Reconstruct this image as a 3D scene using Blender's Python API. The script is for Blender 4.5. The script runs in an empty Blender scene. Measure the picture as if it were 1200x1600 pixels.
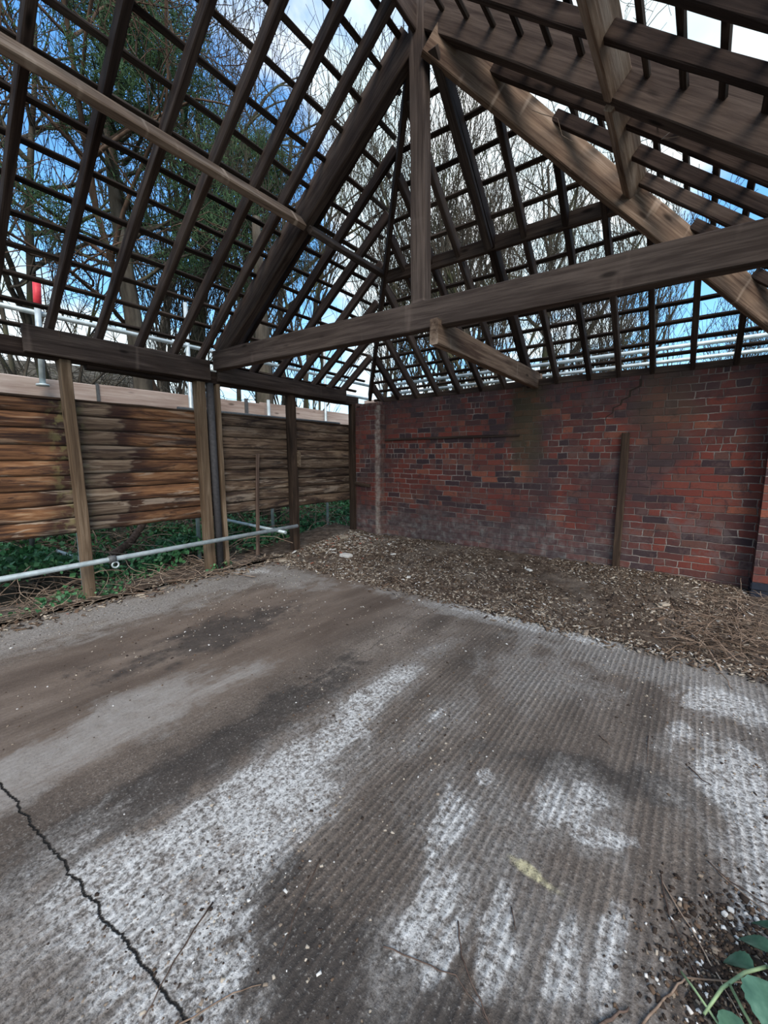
import bpy, math, random
import numpy as np
from mathutils import Vector, Matrix, noise as mnoise
random.seed(7); RNG = np.random.default_rng(7)
SC = bpy.context.scene
COL = SC.collection

# ------------------------------------------------------------------ camera
CAM = Vector((4.54, -5.16, 1.35))
F_PX = 632.0
PITCH = math.atan(85/632.0); YAW = math.radians(37.3)
fw = Vector((-math.sin(YAW)*math.cos(PITCH), math.cos(YAW)*math.cos(PITCH), -math.sin(PITCH)))
rt = Vector((math.cos(YAW), math.sin(YAW), 0)); upv = rt.cross(fw)
cd = bpy.data.cameras.new('camera'); cam = bpy.data.objects.new('camera', cd); COL.objects.link(cam)
cd.sensor_fit = 'HORIZONTAL'; cd.sensor_width = 36; cd.lens = F_PX/1200*36
cd.clip_start = 0.02; cd.clip_end = 500
M = Matrix((rt, upv, -fw)).transposed().to_4x4(); M.translation = CAM
cam.matrix_world = M
SC.camera = cam

# ------------------------------------------------------------------ view, sun, sky
SC.view_settings.view_transform = 'Standard'; SC.view_settings.look = 'None'
SC.view_settings.gamma = 1; SC.view_settings.use_curve_mapping = False
SC.view_settings.exposure = 0.86
SUN_E = 1.7
sd = bpy.data.lights.new('sun', 'SUN'); sd.energy = SUN_E; sd.angle = math.radians(35); sd.color = (1.0, .90, .78)
so = bpy.data.objects.new('sun', sd); COL.objects.link(so)
sdir = Vector((0.62, -0.60, 0.72)).normalized()            # towards the sun: behind and to the right
so.rotation_euler = sdir.to_track_quat('Z', 'Y').to_euler(); so.location = (8, -12, 12)

class NT:
    def __init__(s, tree): s.t = tree; s.n = tree.nodes; s.l = tree.links
    def new(s, typ, **kw):
        n = s.n.new(typ)
        for k, v in kw.items(): setattr(n, k, v)
        return n
    def put(s, sock, v):
        if isinstance(v, bpy.types.NodeSocket): s.l.new(v, sock)
        elif v is not None: sock.default_value = v
    def math(s, op, a, b=None, c=None, clamp=False):
        n = s.new('ShaderNodeMath', operation=op, use_clamp=clamp)
        s.put(n.inputs[0], a)
        if b is not None: s.put(n.inputs[1], b)
        if c is not None: s.put(n.inputs[2], c)
        return n.outputs[0]
    def vmath(s, op, a, b=None):
        n = s.new('ShaderNodeVectorMath', operation=op); s.put(n.inputs[0], a)
        if b is not None: s.put(n.inputs[1], b)
        return n.outputs['Value'] if op in ('DOT_PRODUCT', 'LENGTH', 'DISTANCE') else n.outputs[0]
    def sep(s, v): n = s.new('ShaderNodeSeparateXYZ'); s.put(n.inputs[0], v); return n.outputs
    def comb(s, x, y, z=0.0):
        n = s.new('ShaderNodeCombineXYZ')
        for i, v in enumerate((x, y, z)): s.put(n.inputs[i], v)
        return n.outputs[0]
    def noise(s, vec, scale, detail=4, rough=.55, dist=0.0):
        n = s.new('ShaderNodeTexNoise'); s.put(n.inputs['Vector'], vec); n.inputs['Scale'].default_value = scale
        n.inputs['Detail'].default_value = detail; n.inputs['Roughness'].default_value = rough
        n.inputs['Distortion'].default_value = dist; return n.outputs['Fac']
    def white(s, vec): n = s.new('ShaderNodeTexWhiteNoise', noise_dimensions='3D'); s.put(n.inputs['Vector'], vec); return n.outputs['Value']
    def voro(s, vec, scale, feature='F1'):
        n = s.new('ShaderNodeTexVoronoi', feature=feature); s.put(n.inputs['Vector'], vec); n.inputs['Scale'].default_value = scale
        return n.outputs[0]
    def step(s, v, a, b, x=0.0, y=1.0):
        n = s.new('ShaderNodeMapRange', interpolation_type='SMOOTHSTEP'); s.put(n.inputs[0], v)
        for i, q in enumerate((a, b, x, y)): s.put(n.inputs[i+1], q)
        return n.outputs[0]
    def ramp(s, v, stops, interp='LINEAR'):
        n = s.new('ShaderNodeValToRGB'); s.put(n.inputs[0], v); cr = n.color_ramp; cr.interpolation = interp
        while len(cr.elements) < len(stops): cr.elements.new(.5)
        for e, (p, c) in zip(cr.elements, stops): e.position = p; e.color = (*c, 1)
        return n.outputs[0]
    def mix(s, f, a, b, mode='MIX'):
        n = s.new('ShaderNodeMix', data_type='RGBA', blend_type=mode)
        s.put(n.inputs[0], f)
        for i, v in ((6, a), (7, b)):
            if isinstance(v, (tuple, list)): v = (*v[:3], 1)
            s.put(n.inputs[i], v)
        return n.outputs[2]
    def scale(s, v, sc): return s.vmath('MULTIPLY', v, sc)

W = bpy.data.worlds.new('sky'); SC.world = W; W.use_nodes = True
nt = NT(W.node_tree); nt.n.clear()
tc = nt.new('ShaderNodeTexCoord').outputs['Generated']
d = nt.vmath('NORMALIZE', tc)
dx, dy, dz = nt.sep(d)[:]
sky = nt.new('ShaderNodeTexSky', sky_type='NISHITA'); sky.sun_disc = False
sky.sun_elevation = math.radians(42); sky.sun_rotation = math.radians(134); sky.air_density = 1.0; sky.dust_density = .6; sky.ozone_density = 2.5
blue = nt.ramp(dz, [(0.0, (.27, .46, .56)), (.22, (.07, .32, .56)), (.5, (.022, .18, .46)), (1, (.015, .13, .38))])
blue = nt.mix(.3, blue, nt.mix(1.0, sky.outputs[0], (.25, .25, .25), 'MULTIPLY'))
pl = nt.comb(nt.math('DIVIDE', dx, nt.math('ADD', nt.math('MAXIMUM', dz, 0.0), .22)), nt.math('DIVIDE', dy, nt.math('ADD', nt.math('MAXIMUM', dz, 0.0), .22)), 0.0)
cn = nt.noise(nt.vmath('ADD', pl, (3.1, 1.7, 0.0)), 1.5, 7, .58, .3)
def blob(v, r, a):
    v = Vector(v).normalized()
    return nt.math('MULTIPLY', nt.step(nt.vmath('DOT_PRODUCT', d, tuple(v)), math.cos(r), 1.0), a)
cov = nt.math('ADD', cn, -.0)
for v, r, a in [((-.80, .34, .50), .42, -.22), ((.02, .96, .26), .20, -.24), ((-.72, .64, .27), .16, -.14), ((-.92, .22, .30), .3, .16),
                ((.0, .83, .60), .40, .22), ((-.36, .76, .54), .35, .14), ((-.84, .46, .25), .18, .06), ((-.86, .1, .5), .22, -.08), ((.05, .9, .42), .13, -.16)]:
    cov = nt.math('ADD', cov, blob(v, r, a))
cm = nt.step(cov, .40, .58)
cl = nt.mix(nt.step(nt.noise(pl, 3.0, 5), .35, .7), (.43, .55, .60), (.62, .635, .64))
skyc = nt.mix(cm, blue, cl)
skyc = nt.mix(nt.step(dz, -.02, -.12), skyc, (.10, .09, .07))
bg = nt.new('ShaderNodeBackground'); nt.put(bg.inputs[0], skyc); bg.inputs[1].default_value = 1.15
nt.l.new(bg.outputs[0], nt.new('ShaderNodeOutputWorld').inputs[0])

# ------------------------------------------------------------------ helpers
def mat(name, fn, rough=.85, spec=.25):
    m = bpy.data.materials.new(name); m.use_nodes = True; t = NT(m.node_tree)
    b = t.n['Principled BSDF']; b.inputs['Roughness'].default_value = rough
    b.inputs['Specular IOR Level'].default_value = spec
    r = fn(t, b)
    if r is not None:
        c, h, st, ds = r
        t.put(b.inputs['Base Color'], c if isinstance(c, bpy.types.NodeSocket) else (*c, 1))
        if h is not None:
            bp = t.new('ShaderNodeBump'); bp.inputs['Strength'].default_value = st; bp.inputs['Distance'].default_value = ds
            t.put(bp.inputs['Height'], h); t.l.new(bp.outputs[0], b.inputs['Normal'])
    return m
def objc(t): return t.new('ShaderNodeTexCoord').outputs['Object']
def obrand(t): return t.new('ShaderNodeObjectInfo').outputs['Random']
def mesh(name, V, Fc, m=None, parent=None, mi=None, smooth=False):
    me = bpy.data.meshes.new(name)
    V = np.asarray(V, dtype=np.float32)
    if isinstance(Fc, np.ndarray):
        k = Fc.shape[1]; nF = len(Fc)
        me.vertices.add(len(V)); me.vertices.foreach_set('co', V.ravel())
        me.loops.add(nF*k); me.loops.foreach_set('vertex_index', Fc.astype(np.int32).ravel())
        me.polygons.add(nF); me.polygons.foreach_set('loop_start', np.arange(0, nF*k, k, dtype=np.int32))
        me.update(calc_edges=True)
    else:
        me.from_pydata([tuple(map(float, v)) for v in V], [], Fc); me.update()
    for x in (m if isinstance(m, (list, tuple)) else [m]):
        if x: me.materials.append(x)
    if mi is not None: me.polygons.foreach_set('material_index', np.asarray(mi, dtype=np.int32))
    if smooth: me.polygons.foreach_set('use_smooth', [True]*len(me.polygons))
    o = bpy.data.objects.new(name, me); COL.objects.link(o)
    if parent: o.parent = parent
    return o
def tag(o, label=None, cat=None, group=None, kind=None):
    if label: o['label'] = label
    if cat: o['category'] = cat
    if group: o['group'] = group
    if kind: o['kind'] = kind
    return o
def empty(name, loc):
    o = bpy.data.objects.new(name, None); o.empty_display_size = .1; COL.objects.link(o); o.matrix_world = Matrix.Translation(Vector(loc)); return o
def struct(o, label=None):
    o['kind'] = 'structure'
    if label: o['label'] = label
    return o

def timber(name, p0, p1, w, d, m, up=(0, 0, 1), parent=None, jit=.0025, ch=.007, warp=.006, taper=1.0):
    """a sawn timber: local x along it, w across, d deep, worn arrises and a slight warp"""
    p0, p1 = Vector(p0), Vector(p1); L = (p1-p0).length; X = (p1-p0).normalized()
    Y = Vector(up).cross(X)
    if Y.length < 1e-4: Y = Vector((0, 1, 0))
    Y.normalize(); Z = X.cross(Y)
    n = max(2, int(L/.22)+1); ch = min(ch, w*.22, d*.22)
    prof = [(-w/2+ch, -d/2), (w/2-ch, -d/2), (w/2, -d/2+ch), (w/2, d/2-ch), (w/2-ch, d/2), (-w/2+ch, d/2), (-w/2, d/2-ch), (-w/2, -d/2+ch)]
    V = []; F = []; ph = random.uniform(0, 50)
    for i in range(n):
        u = i/(n-1); env = math.sin(math.pi*u)
        wy = (mnoise.noise(Vector((u*L*.6, ph, 0))))*warp*2*env; wz = (mnoise.noise(Vector((u*L*.6, ph, 9))))*warp*2*env
        k = 1+(taper-1)*u
        for j, (a, b) in enumerate(prof):
            V.append((u*L, a*k+wy+random.uniform(-jit, jit), b*k+wz+random.uniform(-jit, jit)))
    for i in range(n-1):
        for j in range(8):
            a = i*8+j; b = i*8+(j+1) % 8; F.append((a, b, b+8, a+8))
    F.append(tuple(range(7, -1, -1))); F.append(tuple((n-1)*8+j for j in range(8)))
    o = mesh(name, V, F, m)
    R = Matrix((X, Y, Z)).transposed().to_4x4(); R.translation = p0
    if parent: o.parent = parent; o.matrix_world = R
    else: o.matrix_world = R
    return o
def tube_geo(pts, rad, sides=12, caps=True):
    pts = [Vector(p) for p in pts]; n = len(pts)
    rad = rad if isinstance(rad, (list, tuple)) else [rad]*n
    V = []; F = []; ref = None
    for i, p in enumerate(pts):
        t = (pts[min(i+1, n-1)]-pts[max(i-1, 0)]).normalized()
        if ref is None:
            ref = t.orthogonal().normalized()
        ref = (ref - t*ref.dot(t)).normalized(); b = t.cross(ref)
        for j in range(sides):
            a = 2*math.pi*j/sides; V.append(p+(ref*math.cos(a)+b*math.sin(a))*rad[i])
    for i in range(n-1):
        for j in range(sides):
            a = i*sides+j; b = i*sides+(j+1) % sides; F.append((a, b, b+sides, a+sides))
    if caps: F.append(tuple(range(sides-1, -1, -1))); F.append(tuple((n-1)*sides+j for j in range(sides)))
    return V, F
def tube(name, pts, rad, m, sides=12, parent=None, hollow=False):
    pts = [Vector(p) for p in pts]; c = pts[0].copy() if not parent else Vector()
    V, F = tube_geo([p-c for p in pts], rad, sides, True)
    o = mesh(name, V, F, m, smooth=True); 
    for p in o.data.polygons: 
        if len(p.vertices) > 4: p.use_smooth = False
    if parent: o.parent = parent; o.matrix_world = Matrix.Translation(c)
    else: o.matrix_world = Matrix.Translation(c)
    return o
def box(name, c, s, m, parent=None, bev=.004, rot=None):
    c = Vector(c); h = Vector(s)/2; b = min(bev, min(h)*.4); V = []; F = []
    import bmesh
    bm = bmesh.new(); bmesh.ops.create_cube(bm, size=1)
    for v in bm.verts: v.co = Vector((v.co.x*s[0], v.co.y*s[1], v.co.z*s[2]))
    bmesh.ops.bevel(bm, geom=bm.edges[:], offset=b, segments=2, affect='EDGES')
    me = bpy.data.meshes.new(name); bm.to_mesh(me); bm.free(); me.materials.append(m)
    o = bpy.data.objects.new(name, me); COL.objects.link(o)
    R = Matrix.Translation(c) @ (rot.to_4x4() if rot else Matrix())
    if parent: o.parent = parent
    o.matrix_world = R
    return o
def nz(x, y, z=0.0, s=1.0): return mnoise.noise(Vector((x*s, y*s, z*s)))

# ------------------------------------------------------------------ materials
def wood(dark, mid, light, scale=1.0, pale=.0):
    def fn(t, b):
        o = objc(t); r = obrand(t)
        off = t.comb(t.math('MULTIPLY', r, 37.0), t.math('MULTIPLY', r, 11.0), t.math('MULTIPLY', r, 5.0))
        p = t.vmath('ADD', o, off)
        g = t.noise(t.scale(p, (1.6, 38*scale, 38*scale)), 1, 7, .65, .6)
        g2 = t.noise(t.scale(p, (.8, 5, 5)), 1, 4, .6, .8)
        ra = t.noise(t.scale(p, (9, 1.2, 1.2)), 1, 2, .5)
        f = t.math('ADD', t.math('MULTIPLY', g, .65), t.math('MULTIPLY', g2, .45))
        f = t.math('ADD', f, t.math('MULTIPLY', t.math('SUBTRACT', r, .5), .16))
        c = t.ramp(f, [(.36, dark), (.55, mid), (.74, light)])
        c = t.mix(t.math('MULTIPLY', t.step(ra, .60, .75), pale), c, tuple(min(1, x*1.7) for x in light))
        kn = t.voro(t.scale(p, (2.3, 7, 7)), 1.0)
        c = t.mix(t.step(kn, .16, .05, 0, .8), c, tuple(x*.4 for x in dark))
        return c, t.math('ADD', g, t.math('MULTIPLY', g2, .4)), .55, .006
    return fn
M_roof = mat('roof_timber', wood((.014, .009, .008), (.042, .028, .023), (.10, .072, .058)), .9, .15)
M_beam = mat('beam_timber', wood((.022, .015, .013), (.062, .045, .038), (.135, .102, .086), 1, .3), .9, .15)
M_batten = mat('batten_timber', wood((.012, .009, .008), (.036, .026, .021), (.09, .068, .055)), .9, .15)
M_hip_lit = mat('hip_timber_lit', wood((.07, .042, .03), (.23, .16, .115), (.48, .38, .30), .8, .5), .9, .15)  # skylight on the timber faces brightened into the base colour
M_post = mat('post_timber', wood((.045, .028, .018), (.125, .085, .055), (.25, .185, .13)), .9, .15)
M_post_dark = mat('post_timber_dark', wood((.02, .014, .011), (.07, .045, .032), (.17, .115, .08)), .9, .15)
M_scafboard = mat('scaffold_board_wood', wood((.22, .155, .13), (.40, .31, .27), (.58, .49, .44), .8), .9, .15)
def m_bark(t, b):
    p = objc(t); n = t.noise(t.scale(p, (6, 6, 1.2)), 1, 5, .6); n2 = t.noise(p, .8, 3)
    c = t.ramp(n, [(.35, (.032, .027, .022)), (.6, (.105, .09, .072)), (.8, (.20, .18, .15))])
    return t.mix(t.step(n2, .52, .65, 0, .5), c, (.10, .12, .05)), n, .6, .02
M_bark = mat('bark', m_bark, .95, .1)
def m_bark2(t, b):
    p = objc(t); n = t.noise(t.scale(p, (5, 5, 1.0)), 1, 4, .6)
    return t.ramp(n, [(.35, (.045, .03, .022)), (.6, (.13, .085, .062)), (.8, (.24, .175, .135))]), n, .6, .02
M_bark2 = mat('bark_brown', m_bark2, .95, .1)
def m_leaf(a, c2, c3=None):
    def fn(t, b):
        p = objc(t); n = t.white(t.vmath('FLOOR', t.scale(p, (14, 14, 14)))); n2 = t.noise(p, 1.5, 3)
        c = t.ramp(t.math('ADD', t.math('MULTIPLY', n, .6), t.math('MULTIPLY', n2, .5)), [(.25, a), (.75, c2)] + ([(.95, c3)] if c3 else []))
        return c, None, 0, 0
    return fn
M_ivy = mat('ivy_leaf', m_leaf((.018, .075, .03), (.07, .22, .085), (.22, .36, .15)), .5, .4)
M_pine = mat('pine_needles', m_leaf((.02, .05, .022), (.07, .13, .055)), .7, .2)
M_twigbrown = mat('dead_twig', wood((.12, .08, .055), (.28, .20, .15), (.48, .38, .29)), .9, .1)
M_twigdark = mat('dark_twig', wood((.03, .02, .016), (.09, .06, .048), (.20, .14, .11)), .9, .1)
def flat(c, v=.25):
    def fn(t, b):
        p = objc(t); n = t.noise(p, 30, 3); m = tuple(x*(1-v) for x in c); h = tuple(min(1, x*(1+v)) for x in c)
        return t.ramp(n, [(.3, m), (.7, h)]), n, .3, .003
    return fn
M_l1 = mat('litter_pale', flat((.42, .36, .29)), .9, .2); M_l2 = mat('litter_tan', flat((.24, .19, .145)), .9, .2)
M_l3 = mat('litter_brown', flat((.12, .08, .055)), .9, .2); M_l4 = mat('litter_dark', flat((.04, .028, .022)), .9, .2)
M_stone = mat('mortar_chip', flat((.62, .60, .57)), .9, .2); M_brickchip = mat('brick_chip', flat((.35, .12, .08)), .9, .2)
def m_galv(t, b):
    p = objc(t); n = t.noise(p, 14, 5); n2 = t.noise(p, 2.2, 3)
    c = t.ramp(n, [(.3, (.42, .50, .52)), (.7, (.68, .76, .78))])
    c = t.mix(t.step(n2, .58, .7, 0, .5), c, (.22, .2, .18)); b.inputs['Metallic'].default_value = .35
    return c, n, .15, .002
M_galv = mat('galvanised_tube', m_galv, .5, .5)
M_oldsteel = mat('dull_steel', flat((.10, .105, .11)), .6, .4)
M_red = mat('red_sleeve', flat((.72, .05, .07), .12), .5, .4)
M_pvc = mat('dark_pipe', flat((.055, .052, .055)), .7, .3)

# brickwork --------------------------------------------------------------
def m_brick(t, b, pier=False):
    p = objc(t); x, y, z = t.sep(p)[:]
    wob = t.noise(p, 9, 3); wob2 = t.noise(t.vmath('ADD', p, (5.0, 3.0, 1.0)), 7, 3)
    u = t.math('ADD', t.math('ADD', x, y), t.math('MULTIPLY', t.math('SUBTRACT', wob, .5), .045))
    lowf = t.noise(t.scale(p, (.7, .7, .2)), 1, 2)
    v = t.math('ADD', t.math('ADD', z, t.math('MULTIPLY', t.math('SUBTRACT', wob2, .5), .026)), t.math('MULTIPLY', lowf, .05))
    rowv = t.math('DIVIDE', v, .0755); row = t.math('FLOOR', rowv)
    rr = t.white(t.comb(row, 3.0, 1.0))
    hd = t.math('GREATER_THAN', rr, .80)
    bw = t.math('SUBTRACT', .225, t.math('MULTIPLY', hd, .1125))
    off = t.math('ADD', t.math('MULTIPLY', t.math('MODULO', t.math('ABSOLUTE', row), 2.0), .1125), t.math('MULTIPLY', rr, .07))
    cv = t.math('DIVIDE', t.math('ADD', u, t.math('ADD', off, 20.0)), bw); cell = t.math('FLOOR', cv)
    fu = t.math('FRACT', cv); fv = t.math('FRACT', rowv)
    # some stretchers split into two headers
    sp = t.math('GREATER_THAN', t.white(t.comb(cell, row, 7.0)), .80)
    dsp = t.math('MULTIPLY', t.math('ABSOLUTE', t.math('SUBTRACT', fu, .5)), bw)
    dsp = t.math('ADD', dsp, t.math('MULTIPLY', t.math('SUBTRACT', 1.0, sp), 1.0))
    du = t.math('MINIMUM', t.math('MULTIPLY', t.math('MINIMUM', fu, t.math('SUBTRACT', 1.0, fu)), bw), dsp)
    dv = t.math('MULTIPLY', t.math('MINIMUM', fv, t.math('SUBTRACT', 1.0, fv)), .0755)
    half = t.math('MULTIPLY', t.math('GREATER_THAN', fu, .5), sp)
    cid = t.comb(t.math('ADD', cell, t.math('MULTIPLY', half, .5)), row, 0.0)
    dd = t.math('MINIMUM', du, dv)
    dd = t.math('ADD', dd, t.math('MULTIPLY', t.math('SUBTRACT', t.noise(p, 45, 3), .5), .005))
    m = t.step(dd, .0028, .0068)
    rnd = t.white(cid)
    c = t.ramp(rnd, [(0, (.045, .030, .036)), (.14, (.075, .042, .046)), (.20, (.13, .050, .044)), (.38, (.19, .052, .038)),
                     (.56, (.26, .055, .036)), (.76, (.33, .075, .045)), (.88, (.19, .085, .062)), (.97, (.42, .13, .07))])
    fine = t.noise(p, 60, 5, .7)
    c = t.mix(t.step(fine, .35, .8, 0, .55), c, (.10, .05, .045))
    mort = t.ramp(t.noise(p, 5, 4), [(.3, (.18, .13, .11)), (.5, (.40, .34, .28)), (.7, (.68, .61, .52))])
    wearn = t.noise(t.vmath('ADD', p, (9.0, 2.0, 4.0)), 1.7, 4)
    lost = t.step(wearn, .48, .62)                      # places where soot and dirt hide the joints
    mort = t.mix(t.math('MULTIPLY', lost, .75), mort, (.14, .075, .06))
    c = t.mix(m, mort, c)
    # grime, moss, limewash remains
    g1 = t.noise(t.scale(p, (1.0, 1.0, 1.0)), 1.15, 5, .6, .4)
    c = t.mix(t.step(g1, .46, .64, 0, .75), c, (.085, .055, .055))
    g3 = t.noise(t.vmath('ADD', p, (12.0, 8.0, 5.0)), 5.5, 6, .72, .5)
    c = t.mix(t.step(g3, .52, .66, 0, .55), c, (.20, .125, .105))
    g4 = t.noise(t.vmath('ADD', p, (1.0, 18.0, 5.0)), 8, 5, .7, .3)
    c = t.mix(t.step(g4, .55, .66, 0, .6), c, (.05, .035, .038))
    g2 = t.noise(t.vmath('ADD', p, (2.0, 8.0, 1.0)), 2.6, 6, .7, .5)
    c = t.mix(t.math('MULTIPLY', t.step(g2, .56, .68), .55), c, (.21, .165, .15))
    top = t.math('MULTIPLY', t.step(z, 1.75, 2.15), t.step(t.noise(t.scale(p, (2.5, 2.5, .8)), 1, 4), .3, .6))
    c = t.mix(t.math('MULTIPLY', top, .55), c, (.085, .06, .062))
    if not pier:
        # green algae run below the leak
        ax = t.math('ABSOLUTE', t.math('ADD', t.math('SUBTRACT', x, 2.83), t.math('MULTIPLY', t.math('SUBTRACT', t.noise(t.scale(p, (1, 1, 2)), 3, 3), .5), .5)))
        al = t.math('MULTIPLY', t.step(ax, .30, .08), t.step(z, .9, 1.6))
        c = t.mix(t.math('MULTIPLY', al, .62), c, (.085, .075, .028))
        ax2 = t.math('ABSOLUTE', t.math('ADD', t.math('SUBTRACT', x, 4.25), t.math('MULTIPLY', t.math('SUBTRACT', t.noise(p, 2, 3), .5), .8)))
        al2 = t.math('MULTIPLY', t.step(ax2, .35, .08), t.step(z, 1.1, 1.9))
        c = t.mix(t.math('MULTIPLY', al2, .45), c, (.14, .10, .06))
    basen = t.math('ADD', z, t.math('MULTIPLY', t.noise(p, 2.2, 5, .65), -.9))
    bs = t.math('MULTIPLY', t.step(basen, .25, -.12), t.step(x, 4.4, 3.4) if not pier else 1.0)
    c = t.mix(t.math('MULTIPLY', bs, .58), c, t.ramp(t.noise(p, 12, 4), [(.35, (.11, .07, .07)), (.52, (.20, .165, .15)), (.70, (.40, .41, .36))]))
    c = t.mix(1.0, c, (.72, .71, .76), 'MULTIPLY')
    c = t.mix(.10, c, (.12, .10, .10))
    if pier:
        e = t.math('ABSOLUTE', t.math('ADD', t.math('SUBTRACT', x, .56), t.math('MULTIPLY', t.math('SUBTRACT', t.noise(t.scale(p, (1, 1, 1)), 6, 3), .5), .06)))
        c = t.mix(t.math('MULTIPLY', t.step(e, .075, .02), .62), c, t.ramp(t.noise(p, 16, 4), [(.35, (.22, .14, .12)), (.6, (.50, .44, .38))]))
    h = t.math('ADD', m, t.math('MULTIPLY', fine, .35))
    return c, h, .9, .009
M_brick = mat('old_red_brickwork', m_brick, .9, .2)
M_pier = mat('old_red_brickwork_pier', lambda t, b: m_brick(t, b, True), .9, .2)
M_blue = mat('blue_engineering_brick', flat((.018, .022, .036)), .5, .4)

# concrete ---------------------------------------------------------------
def m_slab(t, b):
    p = objc(t); x, y, z = t.sep(p)[:]
    st = t.noise(t.scale(p, (3.2, .55, 1)), 1, 6, .6, .3)          # long streaks along the tamped lines
    n1 = t.noise(p, 2.2, 7, .62, .3); n2 = t.noise(p, 11, 7, .68); n3 = t.noise(p, 55, 5, .75)
    base = t.ramp(t.math('ADD', t.math('MULTIPLY', st, .6), t.math('MULTIPLY', n1, .45)),
                  [(.38, (.075, .058, .047)), (.52, (.15, .118, .096)), (.66, (.26, .215, .18))])
    # smooth silted brown band on the left
    brown = t.math('MULTIPLY', t.step(x, .75, 1.3), t.step(x, 2.75, 2.35))
    base = t.mix(t.math('MULTIPLY', brown, .6), base, t.ramp(st, [(.35, (.105, .074, .056)), (.65, (.19, .14, .108))]))
    n0 = t.noise(t.scale(p, (1.3, .55, 1)), 4.5, 6, .65, .8)
    jag = t.math('ADD', t.math('ADD', t.math('MULTIPLY', t.math('SUBTRACT', n1, .5), 2.2), t.math('MULTIPLY', t.math('SUBTRACT', n0, .5), 3.0)), t.math('MULTIPLY', t.math('SUBTRACT', n2, .5), 1.9))
    def bl(cx, cy, rx, ry, ang=0.0, soft=.55):
        ca, sa = math.cos(ang), math.sin(ang)
        ux = t.math('SUBTRACT', x, cx); uy = t.math('SUBTRACT', y, cy)
        a = t.math('ADD', t.math('MULTIPLY', ux, ca/rx), t.math('MULTIPLY', uy, sa/rx))
        c = t.math('ADD', t.math('MULTIPLY', ux, -sa/ry), t.math('MULTIPLY', uy, ca/ry))
        r = t.math('SQRT', t.math('ADD', t.math('MULTIPLY', a, a), t.math('MULTIPLY', c, c)))
        return t.step(t.math('ADD', r, jag), 1+soft*.5, 1-soft*.5)
    def union(lst):
        r = None
        for q in lst:
            k = bl(*q); r = k if r is None else t.math('MAXIMUM', r, k)
        return r
    # light grey areas
    lt = union([(.55, -3.9, .38, 1.3, 0, 1.0), (.75, -2.3, .6, .30, 0, 1.0), (3.2, -1.98, 1.0, .14, 0, .8), (4.4, -2.1, .7, .22, 0, .8), (2.3, -4.5, .2, .7, 0, 1.0)])
    c = t.mix(t.math('MULTIPLY', lt, .62), base, t.ramp(n2, [(.3, (.26, .235, .21)), (.7, (.44, .42, .395))]))
    # dark stripe and dark corner
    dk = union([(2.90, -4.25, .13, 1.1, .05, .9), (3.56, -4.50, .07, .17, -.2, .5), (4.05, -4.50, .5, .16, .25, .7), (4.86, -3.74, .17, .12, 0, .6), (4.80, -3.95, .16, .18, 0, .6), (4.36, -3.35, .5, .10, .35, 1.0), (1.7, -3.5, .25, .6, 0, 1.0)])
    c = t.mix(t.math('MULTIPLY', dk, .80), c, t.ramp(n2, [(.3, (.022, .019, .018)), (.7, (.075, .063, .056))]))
    # pale areas around the white patches
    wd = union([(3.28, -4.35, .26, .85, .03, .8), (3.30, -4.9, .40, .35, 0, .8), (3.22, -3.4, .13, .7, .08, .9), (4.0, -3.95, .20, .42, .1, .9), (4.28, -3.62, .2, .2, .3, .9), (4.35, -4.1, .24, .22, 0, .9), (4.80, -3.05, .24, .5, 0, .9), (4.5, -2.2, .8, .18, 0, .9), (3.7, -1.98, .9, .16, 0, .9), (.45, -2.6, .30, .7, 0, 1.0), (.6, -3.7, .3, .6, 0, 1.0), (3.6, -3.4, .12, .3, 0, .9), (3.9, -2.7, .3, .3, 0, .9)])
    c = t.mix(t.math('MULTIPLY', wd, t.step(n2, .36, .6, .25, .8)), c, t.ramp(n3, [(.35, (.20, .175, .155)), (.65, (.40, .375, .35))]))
    # white patches, broken up
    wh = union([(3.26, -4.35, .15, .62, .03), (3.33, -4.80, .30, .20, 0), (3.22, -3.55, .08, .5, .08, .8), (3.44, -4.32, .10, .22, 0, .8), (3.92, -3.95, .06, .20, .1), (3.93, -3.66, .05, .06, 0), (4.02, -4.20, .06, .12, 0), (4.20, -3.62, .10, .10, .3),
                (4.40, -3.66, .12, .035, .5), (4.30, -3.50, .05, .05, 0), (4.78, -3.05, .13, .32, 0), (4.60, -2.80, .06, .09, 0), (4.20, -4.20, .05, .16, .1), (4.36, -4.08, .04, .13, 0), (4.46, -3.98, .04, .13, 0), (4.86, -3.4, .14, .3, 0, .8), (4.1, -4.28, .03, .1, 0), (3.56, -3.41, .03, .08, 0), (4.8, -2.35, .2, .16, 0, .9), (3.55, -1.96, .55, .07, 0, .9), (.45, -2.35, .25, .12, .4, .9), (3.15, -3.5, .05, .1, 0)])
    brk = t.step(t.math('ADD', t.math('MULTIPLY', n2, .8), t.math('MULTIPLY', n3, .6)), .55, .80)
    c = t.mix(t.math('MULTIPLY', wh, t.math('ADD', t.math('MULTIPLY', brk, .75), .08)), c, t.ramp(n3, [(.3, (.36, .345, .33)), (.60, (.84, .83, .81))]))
    # yellow splash
    ye = bl(4.24, -3.95, .085, .020, -.1, .9)
    c = t.mix(t.math('MULTIPLY', ye, .6), c, (.80, .72, .42))
    # tamping ridges
    ph = t.math('ADD', t.math('MULTIPLY', x, 2*math.pi/.0315), t.math('MULTIPLY', t.noise(t.scale(p, (2.5, .6, 1)), 1, 4), 5.0))
    rid = t.math('ADD', t.math('MULTIPLY', t.math('SINE', ph), .5), .5)
    rid = t.math('POWER', rid, 1.6)
    rm = t.math('MULTIPLY', t.step(x, 2.8, 3.8, .16, 1.0), t.step(n1, .36, .56, .45, 1.0))
    ridm = t.math('MULTIPLY', rid, rm)
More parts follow.
